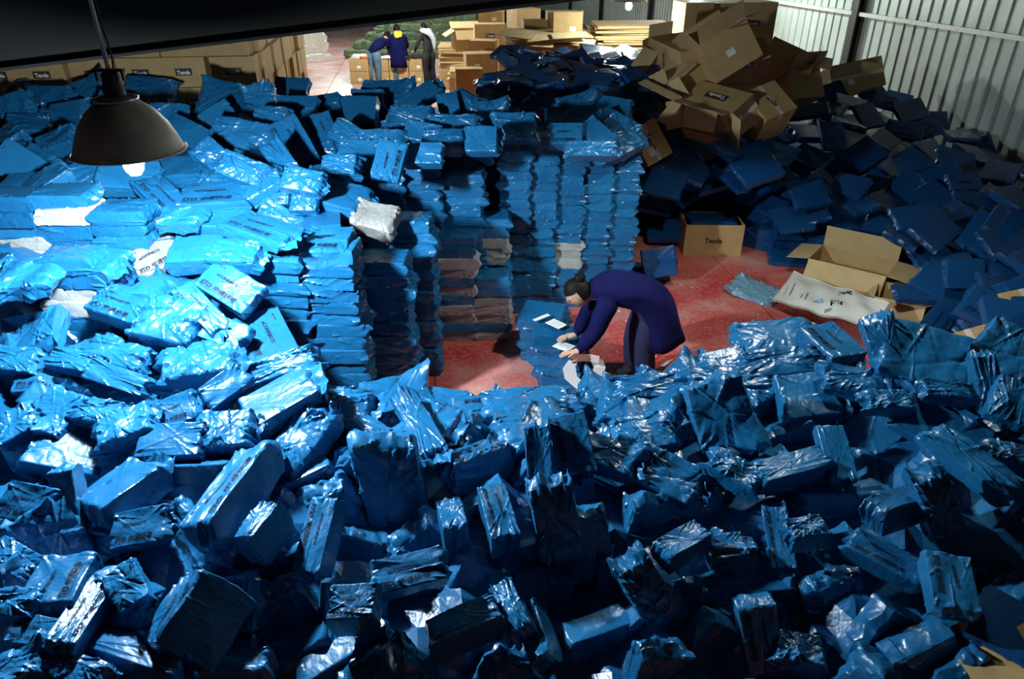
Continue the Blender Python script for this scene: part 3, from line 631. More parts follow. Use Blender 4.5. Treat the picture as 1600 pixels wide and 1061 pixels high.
# ------------------------------------------------------------------ stacked columns
ORD = 'first second third fourth fifth sixth seventh eighth ninth tenth eleventh twelfth thirteenth fourteenth fifteenth sixteenth seventeenth eighteenth nineteenth twentieth twenty-first twenty-second twenty-third twenty-fourth'.split()
def column(name_group, label, X, Y, z0, z1, w, d, t, yaw=0.0, grey=(), lean=(0, 0), jit=0.02, name='stacked_parcel'):
    z, k = z0, 0
    while z < z1:
        tt = t * R.uniform(0.88, 1.12); a = yaw + R.uniform(-.07, .07)
        x = Vector((math.cos(a), math.sin(a), 0)); y = Vector((-math.sin(a), math.cos(a), 0))
        pos = Vector((X + lean[0] * z + R.uniform(-jit, jit), Y + lean[1] * z + R.uniform(-jit, jit) + d / 2, z + tt / 2))
        g_ = k in grey
        sgn = 1 if R.random() < .5 else -1
        up = Vector((R.uniform(-.03, .03), R.uniform(-.03, .03), 1)).normalized()
        x = (x - up * x.dot(up)).normalized() * sgn; y = up.cross(x)
        put_parcel(pos, (x, y, up), (w * R.uniform(.93, 1.03), d, tt * 1.04), 'gstack' if g_ else 'stack', name=name, prn=False,
                   label='%s parcel up, %s, in %s' % (ORD[k], 'grey' if g_ else 'blue', label), group=name_group)
        z += tt; k += 1
COLS = [
 ('the lit end column', -1.33, 4.68, .25, 1.50, .37, .30, .105, ()),
 ('the lit column next to the end', -1.71, 4.66, .45, 1.42, .37, .30, .105, ()),
 ('the shaded column behind the lit end column', -1.02, 5.05, 0, 1.30, .38, .32, .105, ()),
 ('the shaded column set back beside the red floor', -.86, 5.55, 0, 1.42, .36, .28, .10, ()),
 ('the blue column topped by a loose box, left of centre', -1.20, 6.3, .5, 1.85, .36, .28, .10, ()),
 ('the tall blue column left of the grey and blue one', -.85, 6.4, .3, 1.86, .36, .28, .10, ()),
 ('the grey and blue column standing by the red floor', -.545, 6.22, 0, 1.05, .36, .28, .098, (0, 2, 3, 5, 7, 8)),
 ('the blue column behind the grey and blue one', -.48, 6.5, .5, 1.56, .38, .28, .10, ()),
 ('the low grey column at the corner of the red floor', -.19, 6.25, 0, .60, .33, .28, .10, (0, 2, 3, 4)),
 ('the mixed column behind the low grey one', -.20, 6.55, 0, 1.15, .32, .28, .10, (4, 5, 7, 8, 9)),
 ('the leftmost column of the centre wall of parcels', .02, 6.85, 0, 1.75, .30, .3, .098, ()),
 ('the second column of the centre wall of parcels', .29, 6.92, 0, 1.80, .30, .3, .098, ()),
 ('the third column of the centre wall of parcels', .575, 6.99, 0, 1.86, .305, .3, .098, (5, 6, 7)),
 ('the fourth column of the centre wall of parcels', .865, 7.06, 0, 1.84, .31, .3, .098, ()),
 ('the rightmost column of the centre wall of parcels', 1.155, 7.13, 0, 1.84, .31, .3, .098, ()),
 ('the column against the left edge under the lit pile', -3.0, 4.35, .6, 1.62, .38, .3, .105, (6, 7)),
 ('the column second from the left edge under the lit pile', -2.62, 4.30, .6, 1.45, .36, .3, .105, ()),
]
for lab, X, Y, z0, z1, w, d, t, gr in COLS:
    column('stacked parcels in ' + lab, lab, X, Y, z0, z1, w, d, t, grey=gr)
# stacked fronts at the far left, higher up
column('stacked parcels at the left edge of the lit pile', 'the upper left stack below the lamp', -3.66, 4.9, 1.2, 1.82, .38, .3, .105, grey=(2, 3))
column('stacked parcels at the left edge of the lit pile', 'the upper stack just under the lamp', -3.28, 4.9, 1.2, 1.86, .38, .3, .105, grey=(2, 5))
column('stacked parcels at the left edge of the lit pile', 'the upper stack right of the lamp', -2.89, 4.9, 1.2, 1.74, .38, .3, .105, grey=(1,))
# grey bag on the shaded column
face_parcel(585, 335, 1.62, 15, 66, 46, (.1, -.6, .8), .16, 'gsoft', label='crumpled grey bag on top of the shaded column', group='loose parcels on the lamp-lit pile')
# ------------------------------------------------------------------ far flat bag stacks beyond the centre wall
for i in range(7):
    column('stacked flat bags beyond the centre wall', '%s dark stack beyond the centre wall' % ORD[i], -0.25 + i * 0.36, 9.3 + (0.25 if i % 2 else 0), .9, 2.0, .36, .28, .075, name='flat_bag')
for i, (x, y) in enumerate(scatter(36, (785, 1000), (80, 128), lambda x, y: True, 16, seed=4)):
    n = Vector((R.uniform(-.3, .3), R.uniform(-.4, .1), 1)); p = at_z(x, y, 2.08 - (y - 80) * 0.001); axes = orient(p, n, R.uniform(-30, 60))
    put_parcel(p, axes, (R.uniform(.4, .5), R.uniform(.3, .36), .06), 'flat', name='flat_parcel', label='flat blue bag on the bright far stacks, ' + whereabouts([('the tumbled cartons', 1040, 100), ('the cardboard stack', 850, 60), ('the upright carton', 735, 125), ('the stack middle', 890, 105)], x, y), group='flat bags on the far stacks')
# ------------------------------------------------------------------ flat parcels in the dark heap by the wall
def in_right(x, y):
    if 1040 < x < 1190 and 300 < y < 420: return False
    return y > 105 + (x - 1270) * 0.40 and y > 215 - (x - 1000) * 0.35 and y < 365 + max(0, x - 1330) * 0.75
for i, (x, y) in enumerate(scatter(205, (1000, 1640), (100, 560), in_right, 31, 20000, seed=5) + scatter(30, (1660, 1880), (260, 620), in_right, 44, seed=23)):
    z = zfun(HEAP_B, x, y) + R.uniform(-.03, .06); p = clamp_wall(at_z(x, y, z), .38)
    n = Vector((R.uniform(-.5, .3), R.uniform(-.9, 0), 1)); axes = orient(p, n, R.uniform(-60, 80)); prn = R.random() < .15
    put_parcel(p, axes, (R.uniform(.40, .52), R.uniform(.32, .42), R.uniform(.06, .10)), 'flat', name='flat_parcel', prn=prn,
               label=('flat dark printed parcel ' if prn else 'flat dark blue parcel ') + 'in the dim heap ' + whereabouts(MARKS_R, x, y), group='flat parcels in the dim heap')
for x, y, z, ang, l, w, n, T, prn, lab in [
 (1510,428,.55,0,58,46,(0,-.85,.5),.10,0,'smooth blue box parcel propped upright beside the sack'),(1445,458,.3,4,88,26,(0,-.2,1),.06,0,'flat blue parcel lying at the foot of the dim heap'),
 (1548,482,.55,28,78,52,(0,-.4,.9),.07,1,'flat printed blue parcel tilted at the right edge behind the ridge'),(1470,498,.3,-50,70,40,(.2,-.5,.9),.07,1,'dark printed flat parcel behind the ridge beside the open carton'),
 (1185,262,1.2,-18,62,44,(0,-.5,.9),.08,0,'flat blue parcel catching light below the tumbled cartons'),(1265,300,.8,-10,52,46,(0,-.6,.8),.08,0,'smooth flat parcel in the middle of the dim heap'),
 (1235,352,.3,2,46,46,(0,-.8,.6),.08,1,'flat printed parcel leaning just right of the floor carton'),(1330,385,.12,0,52,40,(0,-.5,.9),.07,0,'flat parcel lying at the lower edge of the dim heap'),
 (1380,375,.2,-70,60,40,(.1,-.5,.9),.07,0,'flat parcel on edge at the lower rim of the dim heap'),(1240,400,.03,5,70,24,(0,-.1,1),.05,0,'flat blue parcel lying alone on the red floor edge'),
 (1205,470,.0,20,50,40,(0,0,1),.0,0,None)]:
    if lab: face_parcel(x, y, z + T, ang, l, w, n, T, 'flat', name='flat_parcel', prn=bool(prn), label=lab, group='flat parcels in the dim heap')

# ------------------------------------------------------------------ cartons
LOGO = {}
def logo_mesh(framed):
    if framed not in LOGO:
        geo = text_geo('Tenda', 0.12, (-0.15, -0.04), 0.0, 0.004, 0.30)
        me = mesh_of('printed_logo', [(v.x, v.y, 0) for v in geo[0]], geo[1]); me.materials.append(M['paper'] if framed else M['card_dark'])
        LOGO[framed] = me
    return LOGO[framed]
FRAME_ME = mesh_of('logo_block', [(-.19, -.07, 0), (.19, -.07, 0), (.19, .09, 0), (-.19, .09, 0)], [(0, 1, 2, 3)]); FRAME_ME.materials.append(M['card_dark'])
STICK_ME = box_mesh('sticker', (0.11, 0.08, 0.001)); STICK_ME.materials.append(M['paper'])
def carton(pos, axes, dims, label, group=None, opening=None, logo=None, logo_rot=0.0, flaps=(110, 130, 100, 120), sticker=None, tape=True, detail=True):
    """dims L, W, H; opening None (closed) or '+z' (open top with four flaps); logo = face '-y', '+z', '+x', '-x', prefixed # for a block"""
    x, y, n = axes; L, W, H = dims; th = 0.006
    t = empty('cardboard_carton'); mt = Matrix((x, y, n)).transposed().to_4x4(); mt.translation = pos; t.matrix_world = mt
    tag(t, label, 'carton', group)
    bm = bmesh.new()
    bm_box(bm, (0, 0, -H / 2 + th / 2), (L, W, th))
    for s in (-1, 1):
        bm_box(bm, (s * (L / 2 - th / 2), 0, 0), (th, W, H - 0.001)); bm_box(bm, (0, s * (W / 2 - th / 2), 0), (L - 2 * th, th, H - 0.001))
    if opening is None: bm_box(bm, (0, 0, H / 2 - th / 2), (L - 0.0005, W - 0.0005, th))
    obj('carton_body', from_bm('carton_body', bm), t, 'card')
    if opening:
        for k, (ax, s) in enumerate((('x', -1), ('x', 1), ('y', -1), ('y', 1))):
            if flaps[k] is None: continue
            ln = (W / 2) * 0.92; a = math.radians(flaps[k])
            fl = obj('flap', box_mesh('flap', ((W if ax == 'x' else L) - 0.01, ln, 0.005), (0, ln / 2, 0)), t, 'card_in')
            hinge = Matrix.Translation((s * L / 2, 0, H / 2)) if ax == 'x' else Matrix.Translation((0, s * W / 2, H / 2))
            face = {('x', -1): math.pi / 2, ('x', 1): -math.pi / 2, ('y', -1): math.pi, ('y', 1): 0.0}[ax, s]
            # angle 0 stands straight up, 90 lies level outward
            fl.matrix_local = hinge @ Matrix.Rotation(face, 4, 'Z') @ Matrix.Rotation(math.pi / 2 - a, 4, 'X')
    elif tape and detail:
        obj('tape', box_mesh('tape', (L * 0.998, 0.05, 0.001), (0, 0, H / 2 + 0.001)), t, 'tape')
        for s in (-1, 1): obj('tape', box_mesh('tape', (0.001, 0.05, 0.09), (s * (L / 2 + 0.001), 0, H / 2 - 0.045)), t, 'tape')
    FM = {'+z': Matrix.Translation((0, 0, H / 2 + 0.0016)), '-y': Matrix.Translation((0, -W / 2 - 0.0016, 0)) @ Matrix.Rotation(math.pi / 2, 4, 'X'),
          '+y': Matrix.Translation((0, W / 2 + 0.0016, 0)) @ Matrix.Rotation(math.pi, 4, 'Z') @ Matrix.Rotation(math.pi / 2, 4, 'X'),
          '+x': Matrix.Translation((L / 2 + 0.0016, 0, 0)) @ Matrix.Rotation(math.pi / 2, 4, 'Z') @ Matrix.Rotation(math.pi / 2, 4, 'X'),
          '-x': Matrix.Translation((-L / 2 - 0.0016, 0, 0)) @ Matrix.Rotation(-math.pi / 2, 4, 'Z') @ Matrix.Rotation(math.pi / 2, 4, 'X'),
          '-z': Matrix.Translation((0, 0, -H / 2 - 0.0016)) @ Matrix.Rotation(math.pi, 4, 'X')}
    if logo:
        blk = logo.startswith('#'); f = logo.lstrip('#'); base = FM[f] @ Matrix.Rotation(logo_rot, 4, 'Z')
        lg = obj('printed_logo', logo_mesh(blk), t); ls = .55 if blk and not opening else .75; lg.matrix_local = base @ Matrix.Translation((0, 0, 0.001 if blk else 0)) @ Matrix.Scale(ls, 4)
        if blk: fr = obj('logo_block', FRAME_ME, t); fr.matrix_local = base @ Matrix.Scale(ls, 4)
    if sticker:
        for f, sx, sy in sticker: st = obj('sticker', STICK_ME, t); st.matrix_local = FM[f] @ Matrix.Translation((sx, sy, 0))
    return t
REMAP = {'-x': {'+z': '+x', '-y': '-y', '+x': '-z'}, '+x': {'+z': '-x', '-y': '-y', '-x': '-z'}, '+y': {'+z': '-y', '+x': '+x', '-y': '-z'}, '-y': {'+z': '+y', '+x': '+x'}}
def face_carton(px, py, z, ang, lpx, wpx, n, H, label, open_to=None, **kw):
    pos = at_z(px, py, z); axes = orient(pos, Vector(n), ang)
    L = min(1.0, max(.3, lpx / px_per_m(pos, axes[0]))); W = min(.8, max(.25, wpx / px_per_m(pos, axes[1])))
    c_ = pos - axes[2] * (H / 2); x, y, n = axes
    if open_to:
        rm = REMAP[open_to]
        axes, dims = {'-x': ((n, y, -x), (H, W, L)), '+x': ((-n, y, x), (H, W, L)), '+y': ((x, -n, y), (L, H, W)), '-y': ((x, n, -y), (L, H, W))}[open_to]
        if kw.get('logo'): b_ = '#' if kw['logo'][0] == '#' else ''; kw['logo'] = b_ + rm[kw['logo'].lstrip('#')]
        if kw.get('sticker'): kw['sticker'] = [(rm.get(f, f), a, b2) for f, a, b2 in kw['sticker']]
        return carton(c_, axes, dims, label, opening='+z', **kw)
    return carton(c_, axes, (L, W, H), label, **kw)
UPX, UPY, UPZ = Vector((1, 0, 0)), Vector((0, 1, 0)), Vector((0, 0, 1))
# left wall of cartons behind the pile
F0 = at_y(398, 100, 9.8); ang0 = BROT
ca, sa = math.cos(ang0), math.sin(ang0); bx, by = Vector((ca, sa, 0)), Vector((-sa, ca, 0))
cw, cd, ch = .56, .42, .375
corner = Vector((F0.x, F0.y, 0))
for r_ in range(4, 7):
    for c_ in range(6):
        p = corner - bx * (cw * 1.03 * (c_ + .5) + (0.05 if (c_ + r_) % 3 == 0 else 0)) + by * (cd / 2 + R.uniform(0, .03)) + UPZ * (ch * (r_ + .5))
        if r_ == 6 and c_ > 4: continue
        carton(p, (bx, by, UPZ), (cw, cd, ch - .006), 'closed logo carton, %s layer, %s from the corner of the left stack' % (['bottom visible', 'middle', 'upper'][r_ - 4], ['first', 'second', 'third', 'fourth', 'fifth', 'sixth'][c_]), 'cartons in the left stack', None, '#-y')
for dpt in range(1, 11):
    for r_ in range(3, 8 if dpt % 3 else 7):
        p = corner - bx * (cw / 2 - R.uniform(-.05, .06)) + by * (cd * (dpt + .5)) + UPZ * (ch * (r_ + .5))
        carton(p, (bx, by, UPZ), (cw, cd - R.uniform(.004, .03), ch - .006), 'end-on carton in the left stack side, %s back, %s layer up' % (['', 'first', 'second', 'third', 'fourth', 'fifth', 'sixth', 'seventh', 'eighth', 'ninth', 'tenth'][dpt], ['', '', '', 'fourth', 'fifth', 'sixth', 'seventh', 'eighth'][r_]), 'cartons along the side of the left stack', None, None, tape=True)
# tumbled open cartons on the dark heap
face_carton(1057, 66, 2.42, 24, 72, 40, (-.1, -.1, 1), .42, 'open carton on its side catching light at the top of the tumbled cartons', open_to='-x', flaps=(120, 100, 130, 95), logo='-y', sticker=[('+z', 0, 0)])
face_carton(1143, 78, 2.42, -32, 84, 66, (.1, -1, .3), .50, 'large dark carton with its flat base towards the camera, highest of the tumbled cartons', open_to='+y', flaps=(20, 100, 40, 10), sticker=[('+z', -.02, -.02)])
face_carton(1080, 128, 2.05, -40, 62, 46, (.35, -.9, .4), .42, 'open carton lying with a bright flap raised below the highest one', open_to='-x', flaps=(75, 110, 100, 110))
face_carton(1120, 150, 1.95, 15, 84, 44, (-.2, -.35, 1), .40, 'carton with a framed logo on its brightly lit face', open_to='-y', flaps=(40, 60, 110, 20), logo='#+z', sticker=[('+x', .0, .05)])
face_carton(1204, 156, 1.9, 50, 56, 52, (.05, -.6, .8), .46, 'brown carton with a slanted logo among the tumbled cartons', logo='+z', logo_rot=0.2, sticker=[('-y', .1, .05)])
face_carton(1160, 182, 1.75, -40, 60, 44, (.3, -.9, .4), .4, 'dark carton with two white stickers under the framed logo carton', sticker=[('+z', -.1, .1), ('+z', .12, .08)])
face_carton(1018, 222, 1.45, 62, 62, 44, (.05, -.9, .4), .42, 'tilted carton at the edge of the centre wall of parcels', logo='+z', sticker=[('+z', .1, -.05)])
face_carton(1340, 118, 1.62, -12, 84, 46, (0, -.9, .4), .45, 'taped carton with a white sticker leaning against the corrugated wall', sticker=[('+z', -.12, -.08)])
face_carton(1262, 128, 1.75, 80, 50, 46, (.3, -.8, .5), .42, 'dark open carton in the shade right of the slanted logo one', open_to='-x', flaps=(100, 60, 120, 80))
face_carton(1235, 90, 2.05, 25, 74, 40, (.1, -.6, .7), .45, 'shaded carton lying behind the slanted logo carton', open_to='+x', flaps=(100, 60, 120, 80))
face_carton(1437, 122, 1.35, 15, 42, 28, (-.1, -.5, .8), .34, 'small carton standing at the top of the dim heap by the wall', sticker=[('+z', 0, -.05)])
face_carton(1496, 138, 1.2, 22, 48, 26, (-.1, -.3, .9), .34, 'dim carton half sunk in the heap by the wall')
def loose_flap(px, py, z, ang, l, w, n, label):
    pos = at_z(px, py, z); x, y, n = orient(pos, Vector(n), ang)
    L, W = l / px_per_m(pos, x), w / px_per_m(pos, y)
    o = obj('cardboard_sheet', box_mesh('cardboard_sheet', (L, W, .006), bev=.002), None, 'card_in'); mt = Matrix((x, y, n)).transposed().to_4x4(); mt.translation = pos; o.matrix_world = mt
    tag(o, label, 'cardboard'); return o
loose_flap(1052, 116, 2.12, -42, 56, 32, (-.5, -.25, .8), 'bright cardboard flap raised over an open carton')
loose_flap(1030, 140, 2.0, 26, 62, 14, (-.2, -.3, .9), 'long pale cardboard flap hanging left of the tumbled cartons')
loose_flap(1093, 186, 1.78, 12, 52, 34, (0, -.8, .5), 'cardboard flap hanging below the framed logo carton')
loose_flap(1008, 92, 2.2, -55, 36, 26, (-.3, -.6, .7), 'pale cardboard flap at the left tip of the tumbled cartons')
loose_flap(1045, 176, 1.8, -50, 40, 16, (-.4, -.5, .7), 'lit triangular cardboard flap beside the dark gap')
loose_flap(1122, 56, 2.44, -32, 78, 9, (-.2, .2, 1), 'thin lit cardboard edge along the highest carton')
loose_flap(1192, 75, 2.4, 70, 34, 14, (-.4, -.4, .8), 'small lit cardboard flap right of the highest carton')
loose_flap(1280, 97, 2.0, 10, 40, 18, (0, -.3, .9), 'pale cardboard flap sticking up before the corrugated wall')
# cartons stacked far back by the wall
for i, (px, py, l, h_) in enumerate(((1080, 36, .45, .62), (1112, 36, .55, .62), (1165, 34, .75, .62))):
    p = at_y(px, py, 12.2 + .3 * i); 
    for k in range(3):
        carton(Vector((p.x, p.y, p.z - k * .63)), (bx, by, UPZ), (l, .6, h_), 'tall closed carton stacked by the pale wall behind the tumbled ones', 'cartons stacked by the pale wall', None, '#-y' if i == 2 else None)
# carton with the flat parcel on the red floor
c0 = at_z(1112, 401, 0); rot = Matrix.Rotation(-.03, 3, 'Z'); fx, fy = rot @ UPX, rot @ UPY
carton(c0 + fy * .28 + UPZ * .21, (fx, fy, UPZ), (.74, .52, .42), 'open carton with dark logo standing alone on the red floor', None, '+z', '-y', flaps=(None, None, None, None))
put_parcel(c0 + fy * .26 + UPZ * .40, (fx, fy, UPZ), (.54, .38, .09), 'flat', name='flat_parcel', label='flat blue parcel lying inside the carton on the red floor')
# open carton behind the white sack, and beside it
c1 = at_z(1330, 452, 0)
carton(c1 + UPZ * .16 + UPY * .12, orient(c1, UPZ, 14), (.85, .55, .32), 'open empty carton lying behind the white woven sack', None, '+z', flaps=(100, 95, 150, -5))
c2 = at_z(1400, 490, 0)
carton(c2 + UPZ * .12, orient(c2, UPZ, 12), (.50, .45, .24), 'small open carton at the right end of the white sack', None, '+z', flaps=(140, 60, 150, 100))
c3 = at_z(1600, 1050, .75)
carton(c3 + Vector((.12, -.1, -.15)), orient(c3, Vector((-.3, -.2, 1)), 45), (.6, .45, .35), 'corner of a pale carton in the bottom right corner', None, None)
c4 = at_z(1605, 500, .5); carton(c4, orient(c4, Vector((-.2, -.5, .8)), 60), (.5, .4, .3), 'carton corner showing at the right edge behind the ridge', None, None)
c5 = at_z(1522, 555, .55); carton(c5, orient(c5, Vector((-.2, -.6, .8)), 60), (.4, .3, .2), 'bit of brown carton showing between two bags on the right ridge', None, None)

# ------------------------------------------------------------------ white woven sack
def sheet_grid(name, quad, nu, nv, fn):
    a, b, c, d = [Vector(q) for q in quad]; vs, fs = [], []
    for i in range(nu + 1):
        for j in range(nv + 1):
            u, v = i / nu, j / nv
            p = (a * (1 - u) + b * u) * (1 - v) + (d * (1 - u) + c * u) * v; vs.append(p + Vector((0, 0, fn(u, v))))
    for i in range(nu):
        for j in range(nv):
            k = i * (nv + 1) + j; fs.append((k, k + 1, k + nv + 2, k + nv + 1))
    return vs, fs
q = [at_z(1205, 470, .10), at_z(1240, 425, .12), at_z(1390, 474, .34), at_z(1362, 512, .30)]
hf = lambda u, v: .035 * math.sin(math.pi * u) * math.sin(math.pi * v) + .012 * math.sin(u * 7 + v * 3) * math.sin(v * 9 - u * 5) + .01 * math.sin(v * 20 + u * 8)
vs, fs = sheet_grid('sack', q, 18, 30, hf); n0 = len(vs)
vs2 = [v - Vector((0, 0, .035 * math.sin(math.pi * min(1, max(0, (i // 31) / 18))) + .004)) for i, v in enumerate(vs)]
border = [(i, 0) for i in range(19)] + [(18, j) for j in range(1, 31)] + [(i, 30) for i in range(17, -1, -1)] + [(0, j) for j in range(29, 0, -1)]
bi = [i * 31 + j for i, j in border]
fs_all = [f[::-1] for f in fs] + [tuple(i + n0 for i in f) for f in fs] + [(bi[k], bi[(k + 1) % len(bi)], bi[(k + 1) % len(bi)] + n0, bi[k] + n0) for k in range(len(bi))]
sme = mesh_of('sack_body', vs + vs2, fs_all, True)
sack = obj('woven_sack', sme, None, 'sack'); tag(sack, 'large flat white woven sack with dark characters on the right', 'sack')
bm = bmesh.new(); bm.from_mesh(sme); sbv = BVHTree.FromBMesh(bm); bm.free()
def on_sack(geo, c_px, ang, scale, name, mat):
    cpos = at_z(c_px[0], c_px[1], .22); x, y, n = orient(cpos, Vector((0, -.1, 1)), ang); out = []
    for v in geo[0]:
        w = cpos + x * (v.x * scale) + y * (v.y * scale); h_ = sbv.ray_cast(w + UPZ, -UPZ)[0]; out.append((h_ if h_ else w) + UPZ * .003)
    obj(name, mesh_of(name, out, geo[1]), sack, mat)
on_sack(text_geo('浙', .1, (-.05, -.04), 0, .003), (1319, 466), 95, 1.35, 'printed_character', 'ink')
on_sack(text_geo('江', .1, (-.05, -.04), 0, .003), (1306, 480), 95, 1.35, 'printed_character', 'ink')
on_sack(text_geo('运', .1, (-.05, -.04), 0, .001), (1294, 486), 95, .7, 'printed_character', 'ink')
tri = join_geo([bar_geo(-.06, -.05, .06, -.05, .02), bar_geo(-.06, -.05, 0, .06, .02), bar_geo(0, .06, .06, -.05, .02), bar_geo(-.03, -.02, .04, .0, .02)])
on_sack(tri, (1280, 470), 20, .9, 'printed_emblem', 'sack_blue')
for k in range(6): on_sack(bar_geo(-.16 + .05 * k, 0, -.13 + .05 * k, 0, .02, 2), (1238, 444), 115, 1.0, 'printed_mark', 'card_dark')
for k in range(5): on_sack(bar_geo(-.12 + .05 * k, -.06, -.10 + .05 * k, -.06, .014, 2), (1238, 444), 115, 1.0, 'printed_mark', 'card_dark')
on_sack(bar_geo(-.1, 0, .1, 0, .012), (1260, 460), 115, 1.0, 'printed_line', 'card_dark'); on_sack(bar_geo(-.05, -.05, .05, -.05, .01), (1260, 460), 115, 1.0, 'printed_line', 'card_dark')

# ------------------------------------------------------------------ things on the red floor by the worker
for si, (spx, spy, wh, cnt) in enumerate(((876, 560, 'nearer', 4), (852, 520, 'farther', 4))):
    sb = at_z(spx, spy, .2); sb.z = 0
    for k in range(cnt):
        yaw = -.28 + R.uniform(-.06, .06); up = Vector((R.uniform(-.03, .03), -.06, 1)).normalized()
        x = Vector((math.cos(yaw), math.sin(yaw), 0)); x = (x - up * x.dot(up)).normalized(); y = up.cross(x)
        put_parcel(sb + Vector((.035 * (k - 1.5) * -.6, .03 * (k - 1.5), .055 + k * .10)), (x, y, up), (.40, .42, .105), 'stack', name='stacked_parcel',
                   label='blue parcel in the %s low stack under the worker\'s hands, %s from the floor' % (wh, ['first', 'second', 'third', 'topmost'][k]), group='parcels under the worker\'s hands')
for k, (lx, ly, lw, lh, a) in enumerate(((846, 496, .19, .045, -22), (869, 506, .17, .12, 25), (881, 541, .16, .13, 20))):
    p = at_z(lx, ly, .452); x, y, n = orient(p, UPZ, a); me = box_mesh('address_label', (lw, lh, .0015)); o = obj('address_label', me, None, 'paper')
    mt = Matrix((x, y, n)).transposed().to_4x4(); mt.translation = p; o.matrix_world = mt
    if k: [obj('printed_line', mesh_of('printed_line', [(-.06, yy, .0015), (.06, yy, .0015), (.06, yy + .003, .0015), (-.06, yy + .003, .0015)], [(0, 1, 2, 3)]), o, 'ink') for yy in (.03, 0, -.03)]
    tag(o, ['narrow strip of white label at the far edge of the worker\'s parcels', 'white printed label lying on the far half of the worker\'s parcels', 'white printed label under the worker\'s hands'][k], 'label')
# ribbon of label paper
def ribbon(pts, width_dirs, name, label):
    vs, fs = [], []
    for i, (p, w) in enumerate(zip(pts, width_dirs)):
        vs += [p - w * .05, p + w * .05]
        if i: fs.append((2 * i - 2, 2 * i, 2 * i + 1, 2 * i - 1))
    o = obj(name, mesh_of(name, vs, fs, True), None, 'paper'); s_ = o.modifiers.new('thick', 'SOLIDIFY'); s_.thickness = .001; tag(o, label, 'paper'); return o
vs, fs = [], []
for path, wdv, hw in (([(899, 560), (889, 574), (892, 590), (908, 604), (924, 614)], Vector((1, .1, .15)), .055), ([(932, 561), (937, 574), (932, 590), (916, 604), (901, 615)], Vector((1, .2, -.1)), .055), ([(892, 562), (905, 559), (920, 559), (936, 562)], Vector((0, -.4, 1)), .05)):
    cen = [at_y(x, y, 5.22 - .03 * k) for k, (x, y) in enumerate(path)]; wdv = wdv.normalized()
    for k in range(len(cen) - 1):
        for s_ in range(5 if k == len(cen) - 2 else 4):
            p = cen[k].lerp(cen[k + 1], s_ / 4); p.z = max(p.z, .012); new = bool(k or s_); o_ = len(vs); vs += [p - wdv * hw, p + wdv * hw]
            if new: fs.append((o_ - 2, o_, o_ + 1, o_ - 1))
for v in vs: v.z = max(v.z, .008)
rbn = obj('paper_ribbon', mesh_of('paper_ribbon', vs, fs), None, 'paper'); rbn.modifiers.new('thick', 'SOLIDIFY').thickness = .001
tag(rbn, 'looped strip of white label paper hanging at the worker\'s feet', 'paper')
fp = [at_z(905 + 8 * i, 608 + 1.5 * math.sin(i), .012 + .01 * (i % 2)) for i in range(6)]
ribbon(fp, [Vector((.3, 1, 0)).normalized()] * 6, 'paper_strip', 'white paper strip lying flat on the red floor below the loop')
wp = [at_z(1022 + 5 * i, 582 - 4 * i, .03 + .03 * math.sin(i)) for i in range(6)]
ribbon(wp, [Vector((1, .5, 0)).normalized()] * 6, 'paper_sheet', 'torn white paper on the floor behind the worker')
# blue parcel and film on the floor behind the worker
fp_ = at_z(1000, 424, .05); put_parcel(fp_, orient(fp_, Vector((0, 0, 1)), 0), (.55, .4, .07), 'flat', name='flat_parcel', label='flat blue parcel lying on the floor behind the worker')
fp_ = at_z(1030, 410, .30); put_parcel(fp_ , orient(fp_, Vector((-.1, -.85, .35)), -10), (.36, .34, .1), 'flat', name='flat_parcel', label='dark blue parcel standing upright on the floor behind the worker')
p = at_z(1180, 455, .06); put_parcel(p, orient(p, Vector((0, -.2, 1)), 25), (.42, .36, .07), 'soft', name='film_wrap', label='crumpled transparent film left on the red floor').data = parcel_mesh('film', 901, .016, .02, 50, .02, .012, .02, .01, .08, spikes=2, mat='clear')
# litter
litter = []
for k in range(70):
    x, y = R.uniform(960, 1200), R.uniform(365, 580)
    if 1060 < x < 1165 and y < 405: continue
    p = at_z(x, y, .006); s = R.uniform(.008, .028); me = mesh_of('scrap', [Vector((R.uniform(-s, s), R.uniform(-s, s), R.uniform(0, .012))) for _ in range(4)], [(0, 1, 2), (0, 2, 3)])
    o = obj('paper_scrap', me, None, 'paper' if k % 3 else 'tape'); o.location = p
    tag(o, 'tiny scrap of film or paper lying on the red floor', 'scrap', 'scraps on the red floor')

